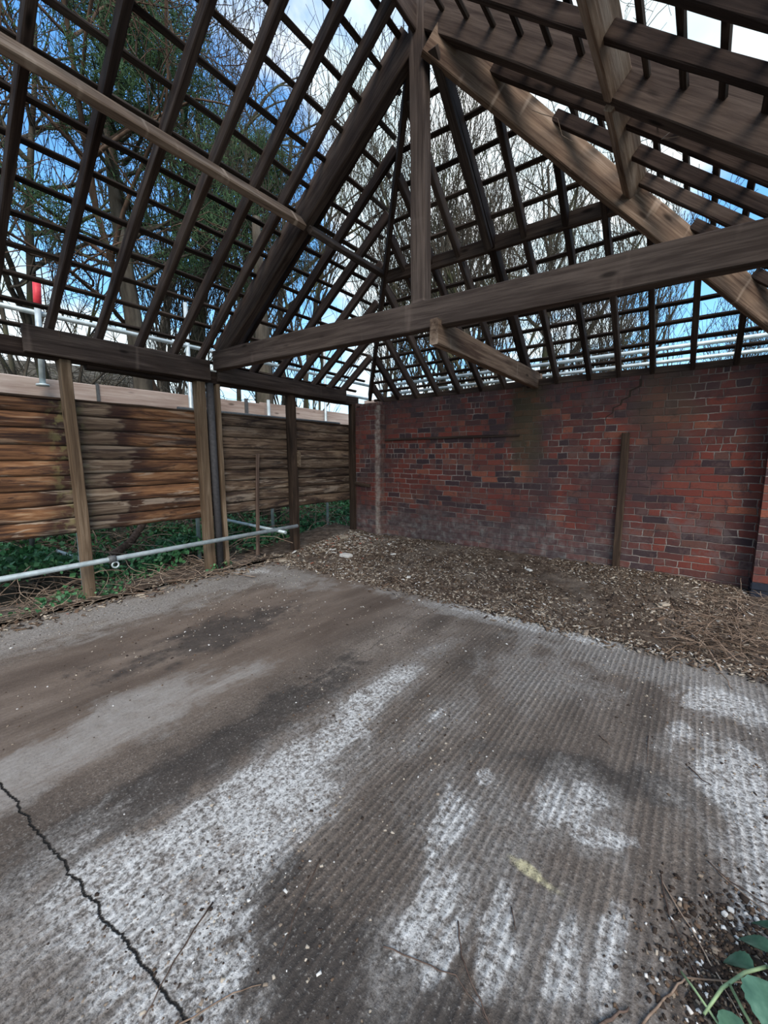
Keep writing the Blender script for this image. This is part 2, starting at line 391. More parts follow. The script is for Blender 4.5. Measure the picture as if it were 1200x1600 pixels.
    groove_dark = t.math('MULTIPLY', t.math('SUBTRACT', 1.0, rid), rm)  # colour darkens between the ridges
    c = t.mix(t.math('MULTIPLY', t.math('MULTIPLY', groove_dark, t.step(n2, .35, .6, .4, 1.0)), .58), c, (.06, .052, .046))
    grit = t.step(t.voro(p, 95), .30, .12)
    c = t.mix(t.math('MULTIPLY', grit, t.math('MULTIPLY', t.step(t.noise(p, 3.5, 4), .45, .65), .5)), c, (.035, .03, .028))
    # the long crack across the near left
    jy = t.math('MULTIPLY', t.math('SUBTRACT', t.noise(t.comb(t.math('MULTIPLY', x, 1.0), 0.0, 0.0), 9, 6, .7), .5), .075)
    yl = t.math('ADD', t.math('ADD', t.math('MULTIPLY', x, .083), -5.113), jy)
    cr = t.math('ABSOLUTE', t.math('SUBTRACT', y, yl))
    crm = t.math('MULTIPLY', t.step(cr, .0055, .0015), t.step(x, 3.78, 3.70))
    c = t.mix(crm, c, (.012, .010, .009))
    # hairline crack along the silt
    jy2 = t.math('MULTIPLY', t.math('SUBTRACT', t.noise(t.comb(0.0, y, 0.0), 5, 6, .7), .5), .12)
    cr2 = t.math('ABSOLUTE', t.math('SUBTRACT', x, t.math('ADD', 2.80, jy2)))
    crm2 = t.math('MULTIPLY', t.step(cr2, .004, .001), t.step(y, -4.4, -4.1))
    c = t.mix(t.math('MULTIPLY', crm2, .8), c, (.02, .016, .014))
    spk = t.noise(p, 130, 3, .7)
    c = t.mix(t.math('MULTIPLY', t.step(t.math('ADD', t.math('MULTIPLY', spk, .5), t.math('MULTIPLY', n3, .5)), .50, .42), t.step(brown, 0.0, 1.0, .62, .22)), c, (.045, .038, .033))
    c = t.mix(t.math('MULTIPLY', t.step(t.math('ADD', t.math('MULTIPLY', spk, .5), t.math('MULTIPLY', n3, .5)), .54, .64), t.step(brown, 0.0, 1.0, .40, .12)), c, (.50, .47, .43))
    rough = t.math('ADD', t.math('MULTIPLY', n3, .9), t.math('MULTIPLY', n2, .6))
    h = t.math('ADD', t.math('MULTIPLY', ridm, .45), t.math('MULTIPLY', rough, t.step(brown, 0.0, 1.0, .9, .35)))
    h = t.math('SUBTRACT', h, t.math('MULTIPLY', crm, 2.5))
    return c, h, .85, .009
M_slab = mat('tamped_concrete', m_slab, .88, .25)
def m_soil(t, b):
    p = objc(t); n = t.noise(p, 9, 8, .7); n2 = t.noise(p, 1.5, 4); n3 = t.noise(p, 60, 4, .7)
    c = t.ramp(n, [(.32, (.035, .025, .019)), (.5, (.10, .073, .056)), (.68, (.21, .165, .13))])
    c = t.mix(t.step(n2, .48, .66, 0, .45), c, (.24, .205, .175))
    return c, t.math('ADD', n, t.math('MULTIPLY', n3, .5)), .9, .03
M_soil = mat('soil', m_soil, .95, .1)
def m_bank(t, b):
    p = objc(t); n = t.noise(p, 5, 6, .7); n2 = t.noise(p, .5, 4)
    c = t.ramp(n, [(.32, (.035, .03, .024)), (.55, (.12, .105, .08)), (.72, (.25, .22, .18))])
    n2 = t.math('MULTIPLY', n2, t.step(t.sep(p)[0], -6.0, -4.0))
    c = t.mix(t.step(n2, .45, .6, 0, .6), c, (.03, .065, .02))
    return c, n, .9, .05
M_bank = mat('leafy_bank', m_bank, .95, .1)
def m_plank(t, b):
    p = objc(t); x, y, z = t.sep(p)[:]
    at = t.new('ShaderNodeAttribute', attribute_name='bid').outputs['Fac']
    rv = t.white(t.comb(at, 1.0, 2.0)); rv2 = t.white(t.comb(at, 4.0, 2.0))
    off = t.comb(t.math('MULTIPLY', rv, 31.0), t.math('MULTIPLY', rv, 17.0), t.math('MULTIPLY', rv2, 9.0))
    q = t.vmath('ADD', p, off)
    g = t.noise(t.scale(q, (20, 1.8, 42)), 1, 6, .65, .9); g2 = t.noise(t.scale(q, (4, 1.3, 10)), 1, 4, .6, 1.2)
    f = t.math('ADD', t.math('MULTIPLY', g, .5), t.math('MULTIPLY', g2, .55))
    dull = t.ramp(f, [(.38, (.035, .024, .018)), (.50, (.12, .084, .060)), (.64, (.27, .21, .155))])
    rust = t.ramp(f, [(.36, (.022, .012, .010)), (.47, (.10, .050, .028)), (.57, (.24, .12, .060)), (.70, (.42, .28, .17))])
    # scorched / stained zones: the boards near posts stayed grey, the rest went orange and black
    d1 = t.math('ABSOLUTE', t.math('SUBTRACT', y, -3.74))
    z1 = t.math('ADD', d1, t.math('MULTIPLY', t.math('SUBTRACT', t.noise(t.scale(q, (3, 3, 14)), 1, 4), .5), .38))
    z1 = t.math('ADD', z1, t.math('MULTIPLY', t.math('SUBTRACT', rv2, .5), .22))
    rz = t.math('MULTIPLY', t.step(z1, .22, .27), t.step(y, -2.35, -2.65, .12, 1.0))
    c = t.mix(rz, dull, rust)
    edge = t.math('MULTIPLY', t.math('MULTIPLY', t.step(z1, .20, .25), t.step(z1, .52, .30)), t.step(y, -2.4, -2.7))
    c = t.mix(t.math('MULTIPLY', edge, .8), c, (.022, .012, .014))
    pale = t.math('MULTIPLY', t.step(t.noise(t.scale(q, (3, 1.3, 14)), 1, 5, .65, 1.0), .54, .62), t.step(z, 1.32, 1.12, .45, 1.0))
    c = t.mix(t.math('MULTIPLY', pale, .7), c, (.42, .35, .28))
    blk = t.step(t.noise(t.scale(t.vmath('ADD', q, (7.0, 7.0, 7.0)), (3, 1.3, 11)), 1, 5, .65, 1.0), .50, .62)
    c = t.mix(t.math('MULTIPLY', blk, .75), c, (.024, .016, .017))
    my = t.math('ABSOLUTE', t.math('SUBTRACT', y, -3.93)); mo = t.math('MULTIPLY', t.step(my, .22, .05), t.step(t.noise(p, 14, 5), .48, .62))
    c = t.mix(t.math('MULTIPLY', mo, .45), c, (.21, .20, .09))
    c = t.mix(1.0, c, t.ramp(rv, [(0, (.62, .60, .60)), (1, (1.15, 1.1, 1.05))]), 'MULTIPLY')
    # dark joint shadow lines come from the real gaps; the colour also darkens towards each board's lower edge
    lo = t.new('ShaderNodeAttribute', attribute_name='bv').outputs['Fac']
    c = t.mix(t.math('MULTIPLY', t.step(lo, .16, .02), .55), c, (.02, .015, .012))
    return c, g, .6, .006
M_plank = mat('waney_cladding', m_plank, .88, .2)

# ------------------------------------------------------------------ setting: floor, soil, walls
def slab():
    xs = np.arange(.10, 7.01, .06); ys = np.arange(-8.0, -1.79, .06)
    V = []; F = []; nx, ny = len(xs), len(ys)
    for j, yy in enumerate(ys):
        for i, xx in enumerate(xs):
            X, Y = xx, yy
            if j == ny-1: Y = -1.84 + .05*nz(xx*3, 1)+.03*nz(xx*11, 2) - .03*max(0, 2.2-xx)
            if i == 0: X = .17 + .06*nz(yy*2, 5)+.03*nz(yy*9, 2)
            V.append((X, Y, .004*nz(xx, yy, 0, .8)))
    for j in range(ny-1):
        for i in range(nx-1):
            a = j*nx+i; F.append((a, a+1, a+nx+1, a+nx))
    n0 = len(V); ring = [i for i in range(nx)]+[j*nx+nx-1 for j in range(1, ny)]+[(ny-1)*nx+i for i in range(nx-2, -1, -1)]+[j*nx for j in range(ny-2, 0, -1)]
    for r in ring: v = V[r]; V.append((v[0], v[1], -.15))
    for k in range(len(ring)):
        a, b = ring[k], ring[(k+1) % len(ring)]; F.append((b, a, n0+k, n0+(k+1) % len(ring)))
    return mesh('floor', V, F, M_slab, smooth=True)
struct(slab(), 'ribbed grey concrete slab with white patches and a long crack')

def soil_z(x, y):
    s = min(1, max(0, (y+1.80)/1.7)); l = min(1, max(0, (.5-x)/.6))*min(1, max(0, (y+2.6)/1.0))
    s2 = s*s*(3-2*s)
    base = .005+.115*s2+.05*l*s
    if x < .16 and y < -1.8: base = .03+.02*nz(x, y, 3, 2)
    if x > 4.6: base -= .03*s*min(1, (x-4.6)/.5)
    return base + (.022*nz(x, y, 0, 2.2)+.014*nz(x, y, 5, 7)+.008*nz(x, y, 1, 19))*(.35+s)
def grid(name, x0, x1, y0, y1, st, zf, m):
    xs = np.arange(x0, x1+st*.5, st); ys = np.arange(y0, y1+st*.5, st); nx, ny = len(xs), len(ys)
    V = [(x, y, zf(x, y)) for y in ys for x in xs]
    F = [(j*nx+i, j*nx+i+1, (j+1)*nx+i+1, (j+1)*nx+i) for j in range(ny-1) for i in range(nx-1)]
    return mesh(name, V, F, m, smooth=True)
struct(grid('soil_floor', -.55, 6.2, -1.86, .06, .035, soil_z, M_soil), 'bare soil strip between the slab and the brick wall')

def bank_z(x, y):
    """ground outside: the verge at the slab edge, a dip, then the ivy bank and the wooded rise"""
    if x > -.35 and y < .1:
        e = min(1, max(0, (x+.35)/.5)); return (.0+.02*e) + .02*nz(x, y, 2, 3)
    dW = max(0, -.35-x); dN = max(0, y-.3) if x > -.35 else 0
    h = -.05 + .10*min(1, dW/.8)*0 + .42*min(1, max(0, dW-.5)/1.8) + .045*max(0, dW-2.3)
    if y > -2: h += .12*min(1, (y+2)/2)*min(1, dW/1.0)
    hn = .05*dN
    k = max(0, min(1, (6.5-y)/5)); k = k*k*(3-2*k)
    h += k*(.50*min(7, max(0, dW-5.0))+.10*max(0, dW-12))
    return max(h, hn-.1) + .07*nz(x, y, 0, .9)+.03*nz(x, y, 4, 3.1)
def verge_z(x, y): return bank_z(x, y)+.012+.012*nz(x, y, 7, 9)
struct(grid('verge', -.45, .20, -6.6, -1.80, .05, verge_z, M_soil), 'narrow soil verge between the slab and the boarded wall')
def outer():
    def axis(a, b, c, d_, st, far):
        L = list(np.arange(b, c, st)); v = b; L2 = []; s = st
        while v > a: s *= 1.25; v -= s; L2.append(v)
        R = []; v = c; s = st
        while v < d_: R.append(v); s *= 1.25; v += s
        return np.array(sorted(L2)+L+R)
    xs = axis(-70, -3.2, .16, 60, .09, 0); xs = np.array([x for x in xs if x < .16 or True])
    ys = axis(-30, -6, 1.0, 80, .1, 0); nx, ny = len(xs), len(ys)
    V = []; F = []
    for y in ys:
        for x in xs:
            inside = x > .16 and y < .25
            V.append((x, y, -.12 if inside else bank_z(x, y)-(.05 if x > -.4 and y < .3 else 0)))
    for j in range(ny-1):
        for i in range(nx-1): F.append((j*nx+i, j*nx+i+1, (j+1)*nx+i+1, (j+1)*nx+i))
    return mesh('ground', V, F, M_bank, smooth=True)
struct(outer(), 'rough leafy ground rising outside the shed')

# back wall with an uneven top, the corner pier and the right-hand pier
def wallmesh(name, x0, x1, y0, y1, z0, ztop, m, st=.225):
    n = max(2, int((x1-x0)/st)+1); V = []; F = []
    for i in range(n):
        x = x0+(x1-x0)*i/(n-1); zt = ztop + .012*nz(x*7, 3)
        for (yy, zz) in ((y0, z0), (y0, zt), (y1, zt), (y1, z0)): V.append((x, yy, zz))
    for i in range(n-1):
        a = i*4
        for k in range(4): F.append((a+k, a+4+k, a+4+(k+1) % 4, a+(k+1) % 4))
    F.append((0, 1, 2, 3)); F.append(((n-1)*4+3, (n-1)*4+2, (n-1)*4+1, (n-1)*4))
    return mesh(name, V, F, m)
wb = struct(wallmesh('wall_back', .30, 5.75, 0, .23, -.15, 2.215, M_brick), 'weathered red brick wall at the back of the shed')
struct(wallmesh('wall_corner', .08, .62, -.10, .24, -.15, 2.15, M_pier, .1), 'red brick pier in the left corner with a pale mortar edge')
wr = struct(wallmesh('wall_right', 5.06, 5.60, -.17, .24, -.15, 2.30, M_brick, .1), 'red brick pier at the right end of the back wall')
for k, zz in enumerate((.09, .165)):
    o = box('plinth_brick', (5.33, -.09, zz), (.56, .20, .068), M_blue, parent=wr, bev=.008); o['label'] = 'dark blue brick course'
# broken bricks on the pier top
ORD_B = ['leftmost, against the post', 'second from the post', 'middle one of the row', 'second from its right edge', 'rightmost, at its pale edge']
for k in range(5):
    o = box('brick', (.14+.1*k+random.uniform(-.01, .01), -.03+random.uniform(-.02, .02), 2.18+random.uniform(-.01, .012)), (.095, .12, .06), M_pier, bev=.008, rot=Matrix.Rotation(random.uniform(-.15, .15), 3, 'Z'))
    tag(o, f'loose red brick on top of the corner pier, {ORD_B[k]}', 'brick', 'loose bricks on the corner pier')
# crack in the wall: a dark opened joint
def crack():
    pts = [(4.02, 2.17), (4.02, 2.10), (3.93, 2.06), (3.93, 2.00), (3.86, 1.97), (3.85, 1.92), (3.78, 1.89), (3.78, 1.84), (3.72, 1.80), (3.71, 1.76)]
    V = []; F = []
    for i, (x, z) in enumerate(pts):
        w = .010*(1-i/len(pts))+.003
        V += [(x-w, -.0015, z+w*.4), (x+w, -.0015, z-w*.4), (x+w, .01, z-w*.4), (x-w, .01, z+w*.4)]
    for i in range(len(pts)-1):
        a = i*4
        for k in range(4): F.append((a+k, a+4+k, a+4+(k+1) % 4, a+(k+1) % 4))
    F.append((0, 1, 2, 3)); n = len(V)-4; F.append((n+3, n+2, n+1, n))
    o = mesh('crack', V, F, M_l4, parent=wb); o['label'] = 'dark stepped crack'
crack()

# left wall: nine waney boards with gaps, in one cladding
def cladding():
    V = []; F = []; bid = []; bv = []
    bays = [(-6.4, -3.90), (-3.90, -2.56), (-2.56, -1.35), (-1.35, -.08)]
    Z0, Z1 = .655, 1.865; nb = 9; h = (Z1-Z0)/nb
    bn = 0
    for bi, (ya, yb) in enumerate(bays):
        for k in range(nb):
            bn += 1; z0 = Z0+k*h; n = int((yb-ya)/.05)+2; tilt = random.uniform(-.004, .004); base = len(V); sd_ = random.uniform(0, 90)
            m = 7
            for i in range(n):
                y = ya+.004+(yb-ya-.008)*i/(n-1)
                hk = .012*nz(k*3.1, bi*7.7); hk2 = .012*nz((k+1)*3.1, bi*7.7)
                lo = z0+hk-.002+.010*nz(y*2.2, sd_)+.003*nz(y*9, sd_); hi = z0+hk2+h+.002+.004*nz(y*2.5, sd_+20)+(.010 if k < nb-1 else 0)
                for j in range(m):
                    v = j/(m-1); bul = .014*math.sin(math.pi*min(1, v*1.05))**.6 + .004*nz(y*4, v*3+sd_)
                    V.append((-.014+bul-.008*v, y, lo+(hi-lo)*v))
                V.append((-.034, y, hi)); V.append((-.034, y, lo))
            mm = m+2
            for i in range(n-1):
                for j in range(mm):
                    a = base+i*mm+j; b = base+i*mm+(j+1) % mm; F.append((a, a+mm, b+mm, b)); bid.append(bn); bv.append(min(1, j/(m-1)))
            F.append(tuple(base+j for j in range(mm))); F.append(tuple(base+(n-1)*mm+j for j in range(mm-1, -1, -1))); bid += [bn]*2; bv += [.5]*2
    o = mesh('wall_left', V, F, M_plank, smooth=True)
    at = o.data.attributes.new('bid', 'FLOAT', 'FACE'); at.data.foreach_set('value', bid)
    # height within the board, per vertex
    vals = []
    i = 0
    for f in range(len(V)): vals.append(.5)
    at2 = o.data.attributes.new('bv', 'FLOAT', 'POINT')
    idx = 0
    for bi, (ya, yb) in enumerate(bays):
        n = int((yb-ya)/.05)+2
        for k in range(nb):
            for i in range(n):
                for j in range(9): vals[idx] = min(1, j/6) if j < 7 else (1 if j == 7 else 0); idx += 1
    at2.data.foreach_set('value', vals)
    return o
wl = struct(cladding(), 'wall of stained waney-edge boards hung between posts')
cap = timber('ledge', (-.02, -6.4, 1.872), (-.02, -.1, 1.872), .035, .018, M_post_dark, parent=wl); cap['label'] = 'thin dark capping strip'

# ------------------------------------------------------------------ left eaves, posts, truss
tag(timber('wall_plate', (.03, -6.4, 2.255), (.03, -.02, 2.255), .14, .13, M_roof), 'long dark beam on top of the posts, along the boarded side', 'beam')
tag(timber('eaves_beam', (.125, -4.20, 2.315), (.125, -2.60, 2.315), .05, .215, M_beam), 'thick bolted board on the eaves beam left of the truss', 'beam')
tag(timber('eaves_beam', (.125, -2.50, 2.30), (.125, -.36, 2.295), .05, .175, M_beam), 'thick bolted board on the eaves beam between truss and corner', 'beam')
tag(timber('decayed_board', (.02, -3.75, 2.175), (.02, -2.9, 2.175), .09, .035, M_roof, jit=.008), 'rotten ragged strip hanging under the eaves beam', 'board')
tag(timber('post', (.05, -3.90, -.05), (.05, -3.92, 2.20), .09, .085, M_post, up=(0, 1, 0)), 'brown timber post crossed by the long tube, nearest the photographer', 'post')
tag(timber('post', (.05, -2.68, -.05), (.05, -2.69, 2.19), .10, .10, M_post, up=(0, 1, 0)), 'left timber of the pair of posts under the truss', 'post')
tag(timber('post', (.05, -2.475, -.05), (.05, -2.485, 2.19), .10, .045, M_post, up=(0, 1, 0)), 'right narrow timber of the pair of posts under the truss', 'post')
tag(tube('drain_pipe', [(.065, -2.56, -.05), (.065, -2.57, 1.1), (.065, -2.575, 2.19)], .042, M_pvc, 16), 'dark round pipe standing between the two posts', 'pipe')
p3 = tag(timber('post', (.05, -1.38, -.02), (.05, -1.39, 2.20), .10, .11, M_post_dark, up=(0, 1, 0)), 'dark post between the truss posts and the corner post', 'post')
o = box('cleat', (.115, -1.325, 1.33), (.03, .05, .22), M_post, parent=p3); o['label'] = 'pale wooden cleat'
tag(timber('post', (.055, -.13, .02), (.055, -.13, 2.20), .10, .075, M_post_dark, up=(0, 1, 0)), 'dark timber post against the brick corner pier', 'post')
tag(timber('wooden_stake', (.055, -2.02, .08), (.045, -1.95, 1.40), .03, .045, M_twigdark, up=(0, 1, 0), warp=.02), 'thin dark batten leaning upright on the boards', 'stake')
tag(timber('rail', (.10, -.125, .93), (.42, -.125, .90), .03, .05, M_post_dark), 'short horizontal dark rail on the corner pier', 'rail')

# tie beam + king post + principals
TL, TR = Vector((.06, -2.56, 2.425)), Vector((5.45, -2.235, 2.425))
tag(timber('tie_beam', (.13, -2.51, 2.43), (5.5, -2.185, 2.425), .10, .205, M_beam, warp=.004), 'massive horizontal tie beam spanning the shed under the king post', 'beam')
tag(timber('king_post', (2.755, -2.345, 2.53), (2.715, -2.355, 4.55), .10, .125, M_beam, up=(1, 0, 0)), 'upright king post in the middle of the tie beam', 'post')
tag(timber('principal_rafter', (.20, -2.50, 2.50), (2.66, -2.36, 4.36), .09, .22, M_roof), 'heavy left principal rafter from the tie beam end to the king post', 'rafter')
tag(timber('principal_rafter', (5.25, -2.19, 2.52), (2.78, -2.35, 4.47), .09, .22, M_roof), 'heavy right principal rafter from king post down to the right', 'rafter')
tag(timber('ridge_board', (2.71, -2.40, 4.43), (2.71, -5.6, 4.43), .035, .17, M_roof), 'ridge board running back along the roof peak', 'beam')
tag(timber('ceiling_joist', (2.93, -2.44, 2.275), (2.93, .12, 2.275), .07, .185, M_hip_lit), 'pale short beam from the tie beam to the brick wall top', 'beam')  # its lit side face is carried by the pale colour
tag(timber('wall_plate', (.62, .06, 2.245), (5.75, .06, 2.245), .13, .075, M_roof), 'dark timber plate lying on top of the brick wall', 'beam')
tag(timber('wall_plate', (5.42, .1, 2.30), (5.42, -5.6, 2.30), .12, .12, M_roof), 'timber plate carrying the right roof slope', 'beam')
# hips
tag(timber('hip_rafter', (.34, -.02, 2.30), (2.66, -2.36, 4.30), .045, .15, M_roof), 'dark left hip rafter rising from the corner pier', 'rafter')
tag(timber('hip_rafter', (5.36, .02, 2.20), (2.84, -2.40, 4.24), .055, .24, M_hip_lit), 'broad pale right hip rafter coloured as if lit along its face', 'rafter')  # skylit face painted in with the bright timber colour
# purlins
hipL = lambda s: Vector((.34, -.02, 2.30)).lerp(Vector((2.66, -2.36, 4.30)), s)
tag(timber('purlin', (1.60, -5.6, 3.41), (1.60, -2.50, 3.41), .055, .13, M_hip_lit, up=(-.593, 0, .805)), 'pale purlin crossing under the left rafters, up to the truss', 'beam')  # lit upper face put into the paler material
tag(timber('purlin', (1.60, -2.42, 3.40), (1.60, -1.32, 3.38), .05, .10, M_beam, up=(-.593, 0, .805)), 'short purlin between the truss and the left hip', 'beam')
tag(timber('purlin', (1.66, -1.31, 3.34), (4.00, -1.23, 3.34), .055, .125, M_roof, up=(0, 0, 1)), 'purlin crossing the slope above the brick wall', 'beam')
tag(timber('purlin', (4.02, -5.6, 3.40), (4.02, -2.30, 3.44), .055, .16, M_hip_lit, up=(.61, 0, .79)), 'broad brown purlin at the top right, near side of the truss', 'beam')
tag(timber('purlin', (4.02, -2.26, 3.42), (4.02, -1.20, 3.38), .055, .17, M_hip_lit, up=(.61, 0, .79)), 'broad brown purlin from the truss to the right hip', 'beam')
tag(timber('brace', (2.875, -2.42, 4.15), (2.865, -1.36, 3.27), .07, .05, M_beam), 'pale brace running from the king post head down to the purlin', 'brace')

# common rafters ----------------------------------------------------------
ORD = ['nearest', 'second', 'third', 'fourth', 'fifth', 'sixth', 'seventh', 'eighth', 'ninth', 'tenth', 'eleventh', 'twelfth', 'thirteenth', 'fourteenth', 'fifteenth', 'sixteenth']
def first(i): return 'first' if i == 0 else ORD[i]
zL = lambda x: 2.45+.736*(x-.05)
RW, RD = .048, .10
before = [-2.66, -2.95, -3.29, -3.64, -4.00, -4.37, -4.73, -5.09]
for i, y in enumerate(before):
    o = timber('rafter', (-.12, y, zL(-.12)), (2.69, y+.02, zL(2.69)), RW, RD, M_roof)
    tag(o, f'left slope rafter, {first(i)} on the near side of the truss', 'rafter', 'rafters of the left slope')
after = [-2.28, -1.94, -1.59, -1.24, -.90, -.58, -.28]
for i, y in enumerate(after):
    xe = .34+.991*(-y-.02)
    o = timber('rafter', (-.12, y, zL(-.12)), (xe-.02, y, zL(xe-.02)), RW, RD, M_roof)
    tag(o, f'left slope rafter, {first(i)} beyond the truss towards the corner', 'rafter', 'rafters of the left slope')
zH = lambda y: 2.30+.844*(-y-.03)
hx = [.54, .88, 1.21, 1.56, 1.89, 2.22, 2.53, 2.86, 3.17, 3.52, 3.81, 4.12, 4.45, 4.78, 5.05]
for i, x in enumerate(hx):
    ye = -(.02+(x-.34)/.991) if x < 2.7 else -(5.36-x)*.96+.02
    ye = max(ye, -2.38)
    wdt = .075 if i == 7 else RW
    o = timber('rafter', (x, .14, zH(.14)), (x-.01, ye+.03, zH(ye+.03)), wdt, RD+(.02 if i == 7 else 0), M_roof)
    tag(o, f'brick wall slope rafter, {first(i)} from the left corner', 'rafter', 'rafters of the slope above the brick wall')
zR = lambda x: 4.42-.773*(x-2.75)
rr_ = [(-4.35, -3.95), (-3.97, -3.57), (-3.56, -3.18), (-3.18, -2.80), (-2.80, -2.52)]
for i, (ya, yb) in enumerate(rr_[::-1]):
    o = timber('rafter', (2.74, ya, zR(2.74)), (5.55, yb, zR(5.55)), RW, .085, M_roof)
    tag(o, f'right slope rafter, {first(i)} on the near side of the truss', 'rafter', 'rafters of the right slope')
rj = [(-2.14, -1.88), (-1.88, -1.50), (-1.54, -1.16), (-1.20, -.80), (-.86, -.46), (-.52, -.12)]
for i, (ya, yb) in enumerate(rj):
    # start where the rafter meets the hip
    lo, hi = 2.75, 5.4
    for _ in range(40):
        x = (lo+hi)/2; yr = ya+(yb-ya)*(x-2.75)/2.6; yh = -(5.36-x)*.96+.02
        if yr > yh: lo = x
        else: hi = x
    xs_ = lo+.03; y0_ = ya+(yb-ya)*(xs_-2.75)/2.6; y1_ = ya+(yb-ya)*(5.55-2.75)/2.6
    if xs_ > 5.3: continue
    o = timber('rafter', (xs_, y0_, zR(xs_)), (5.55, y1_, zR(5.55)), RW, .085, M_roof)
    tag(o, f'right slope rafter, {first(i)} beyond the truss', 'rafter', 'rafters of the right slope')

# battens ------------------------------------------------------------------
BW, BD = .040, .026
def off(n, k=.066): return Vector(n).normalized()*k
nL = Vector((-.736, 0, 1)); nH = Vector((0, .844, 1)); nR = Vector((.773, 0, 1))
xs = [-.02, .17, .36, .55, .74, .93, 1.12, 1.31, 1.50, 1.69, 1.88, 2.07, 2.26, 2.45, 2.62]
for i, x in enumerate(xs):
    ye = -.02-(x-.34)/.991 if x > .4 else .10
    y0 = -5.5; p = off(nL)
    o = timber('roof_batten', Vector((x, y0, zL(x)))+p, Vector((x, ye, zL(x)))+p+Vector((0, 0, random.uniform(-.006, .006))), BW, BD, M_batten, up=nL, warp=.014)
    tag(o, f'batten of the left slope, {first(i) if i else "lowest"}{" up from the eaves" if i else " one at the eaves"}', 'batten', 'battens on the left slope')
ys = [.07, -.06, -.19, -.34, -.49, -.65, -.83, -1.04, -1.24, -1.43, -1.63, -1.81, -1.99, -2.16, -2.30]
for i, y in enumerate(ys):
    xl = .34+.991*(-y-.02) if y < 0 else .35; xr = 5.36+(y-.02)/.96; p = off(nH)
    o = timber('roof_batten', Vector((xl-.02, y, zH(y)))+p, Vector((xr, y, zH(y)))+p+Vector((0, 0, random.uniform(-.008, .008))), BW, BD, M_batten, up=nH, warp=.014)
    tag(o, f'batten above the brick wall, {first(i) if i else "lowest"}{" up from the wall top" if i else " one along the wall top"}', 'batten', 'battens on the slope above the brick wall')
xr_ = [2.88, 3.06, 3.24, 3.42, 3.60, 3.78, 3.95, 4.12, 4.29, 4.46, 4.64, 4.82, 5.0, 5.18, 5.36]
for i, x in enumerate(xr_):
    ye = -(5.36-x)*.96+.02; p = off(nR, .074)
    o = timber('roof_batten', Vector((x, -5.5, zR(x)))+p, Vector((x, ye, zR(x)))+p, BW, BD, M_batten, up=nR, warp=.010)
    tag(o, f'batten of the right slope, {first(i) if i else "highest"}{" down from the ridge" if i else " one beside the ridge"}', 'batten', 'battens on the right slope')

# things on the brick wall
tag(timber('wall_batten', (.64, -.012, 1.625), (2.76, -.012, 1.632), .025, .030, M_roof, jit=.004), 'thin dark rail fixed level along the brick wall', 'rail')
tag(timber('wall_post', (3.925, -.03, .12), (3.925, -.03, 1.615), .075, .05, M_post_dark, up=(0, 1, 0)), 'single dark upright timber fixed to the brick wall', 'post')

# ------------------------------------------------------------------ scaffolding outside
def coupler(parent, c, ax='Y'):
    o = tube('coupler', [Vector(c)-Vector((0, .03, 0)), Vector(c)+Vector((0, .03, 0))], .036, M_oldsteel, 10, parent=parent); o['label'] = 'dull steel clamp'
R_ = .0242
t = tag(tube('scaffold_tube', [(.20, -6.6, .365), (.20, -4.5, .385), (.20, -1.46, .405)], R_, M_galv, 16), 'long pale scaffold tube running low in front of the posts', 'tube')
coupler(t, (.20, -3.74, .39))
V, F = tube_geo([Vector((.215+.0*math.cos(a), -3.72+.028*math.cos(a), .335+.028*math.sin(a))) for a in np.linspace(0, 2*math.pi, 17)], .008, 8, False)
o = mesh('clamp_ring', V, F, M_galv, parent=t, smooth=True); o.matrix_world = Matrix()
t = tag(tube('scaffold_tube', [(-1.10, -1.80, .42), (.34, -1.78, .375)], .021, M_galv, 14), 'short scaffold tube crossing under the long low tube', 'tube')
tag(tube('scaffold_tube', [(-1.20, -3.83, .29), (-.28, -3.79, .30)], .021, M_galv, 14), 'short scaffold tube under the boards beside the near post', 'tube')
GS = 'scaffold uprights outside the boarded wall'
tag(tube('scaffold_standard', [(-.34, -3.83, -.1), (-.34, -3.83, 1.93)], .024, M_galv, 14), 'pale scaffold upright standing just behind the near post', 'tube')
tag(tube('scaffold_standard', [(-1.05, -4.06, -.1), (-1.05, -4.06, 1.93)], .024, M_oldsteel, 14), 'dull dark scaffold upright left of the near post, under the boards', 'tube')
tag(tube('scaffold_standard', [(-.7, -1.19, -.1), (-.7, -1.19, 2.22)], .024, M_galv, 14), 'thin scaffold upright between the stake and the dark post', 'tube')
tag(tube('scaffold_standard', [(-.7, .02, -.1), (-.7, .02, 3.3)], .022, M_galv, 14), 'tall scaffold upright seen just left of the corner post', 'tube')
g = empty('guard_post', (-.68, -3.91, 2.07)); tag(g, 'scaffold guard post with a red sleeve at the far left', 'tube')
tube('post_tube', [(-.68, -3.91, 2.07), (-.68, -3.885, 2.85)], .026, M_galv, 14, parent=g)
tube('base_flange', [(-.68, -3.91, 2.055), (-.68, -3.91, 2.075)], .055, M_galv, 14, parent=g)
o = tube('sleeve', [(-.68, -3.885, 2.80), (-.68, -3.87, 3.07)], .033, M_red, 14, parent=g); o['label'] = 'red plastic sleeve'
tag(tube('scaffold_standard', [(-.72, -2.40, -.1), (-.72, -2.385, 3.28)], .026, M_galv, 14), 'tall scaffold upright seen left of the truss posts, above the boards', 'tube')
tag(tube('guard_rail', [(-.72, -6.8, 2.76), (-.72, 1.3, 2.76)], R_, M_galv, 14), 'upper scaffold guard rail seen through the left slope', 'tube')
tag(tube('guard_rail', [(-.72, -2.9, 2.52), (-.72, 1.3, 2.50)], R_, M_galv, 14), 'lower scaffold guard rail seen through the left slope near the corner', 'tube')
tag(timber('toe_board', (-.80, -6.8, 2.045), (-.80, -3.42, 2.045), .035, .20, M_scafboard, warp=.002), 'pinkish scaffold toe board above the boards at the far left', 'board')
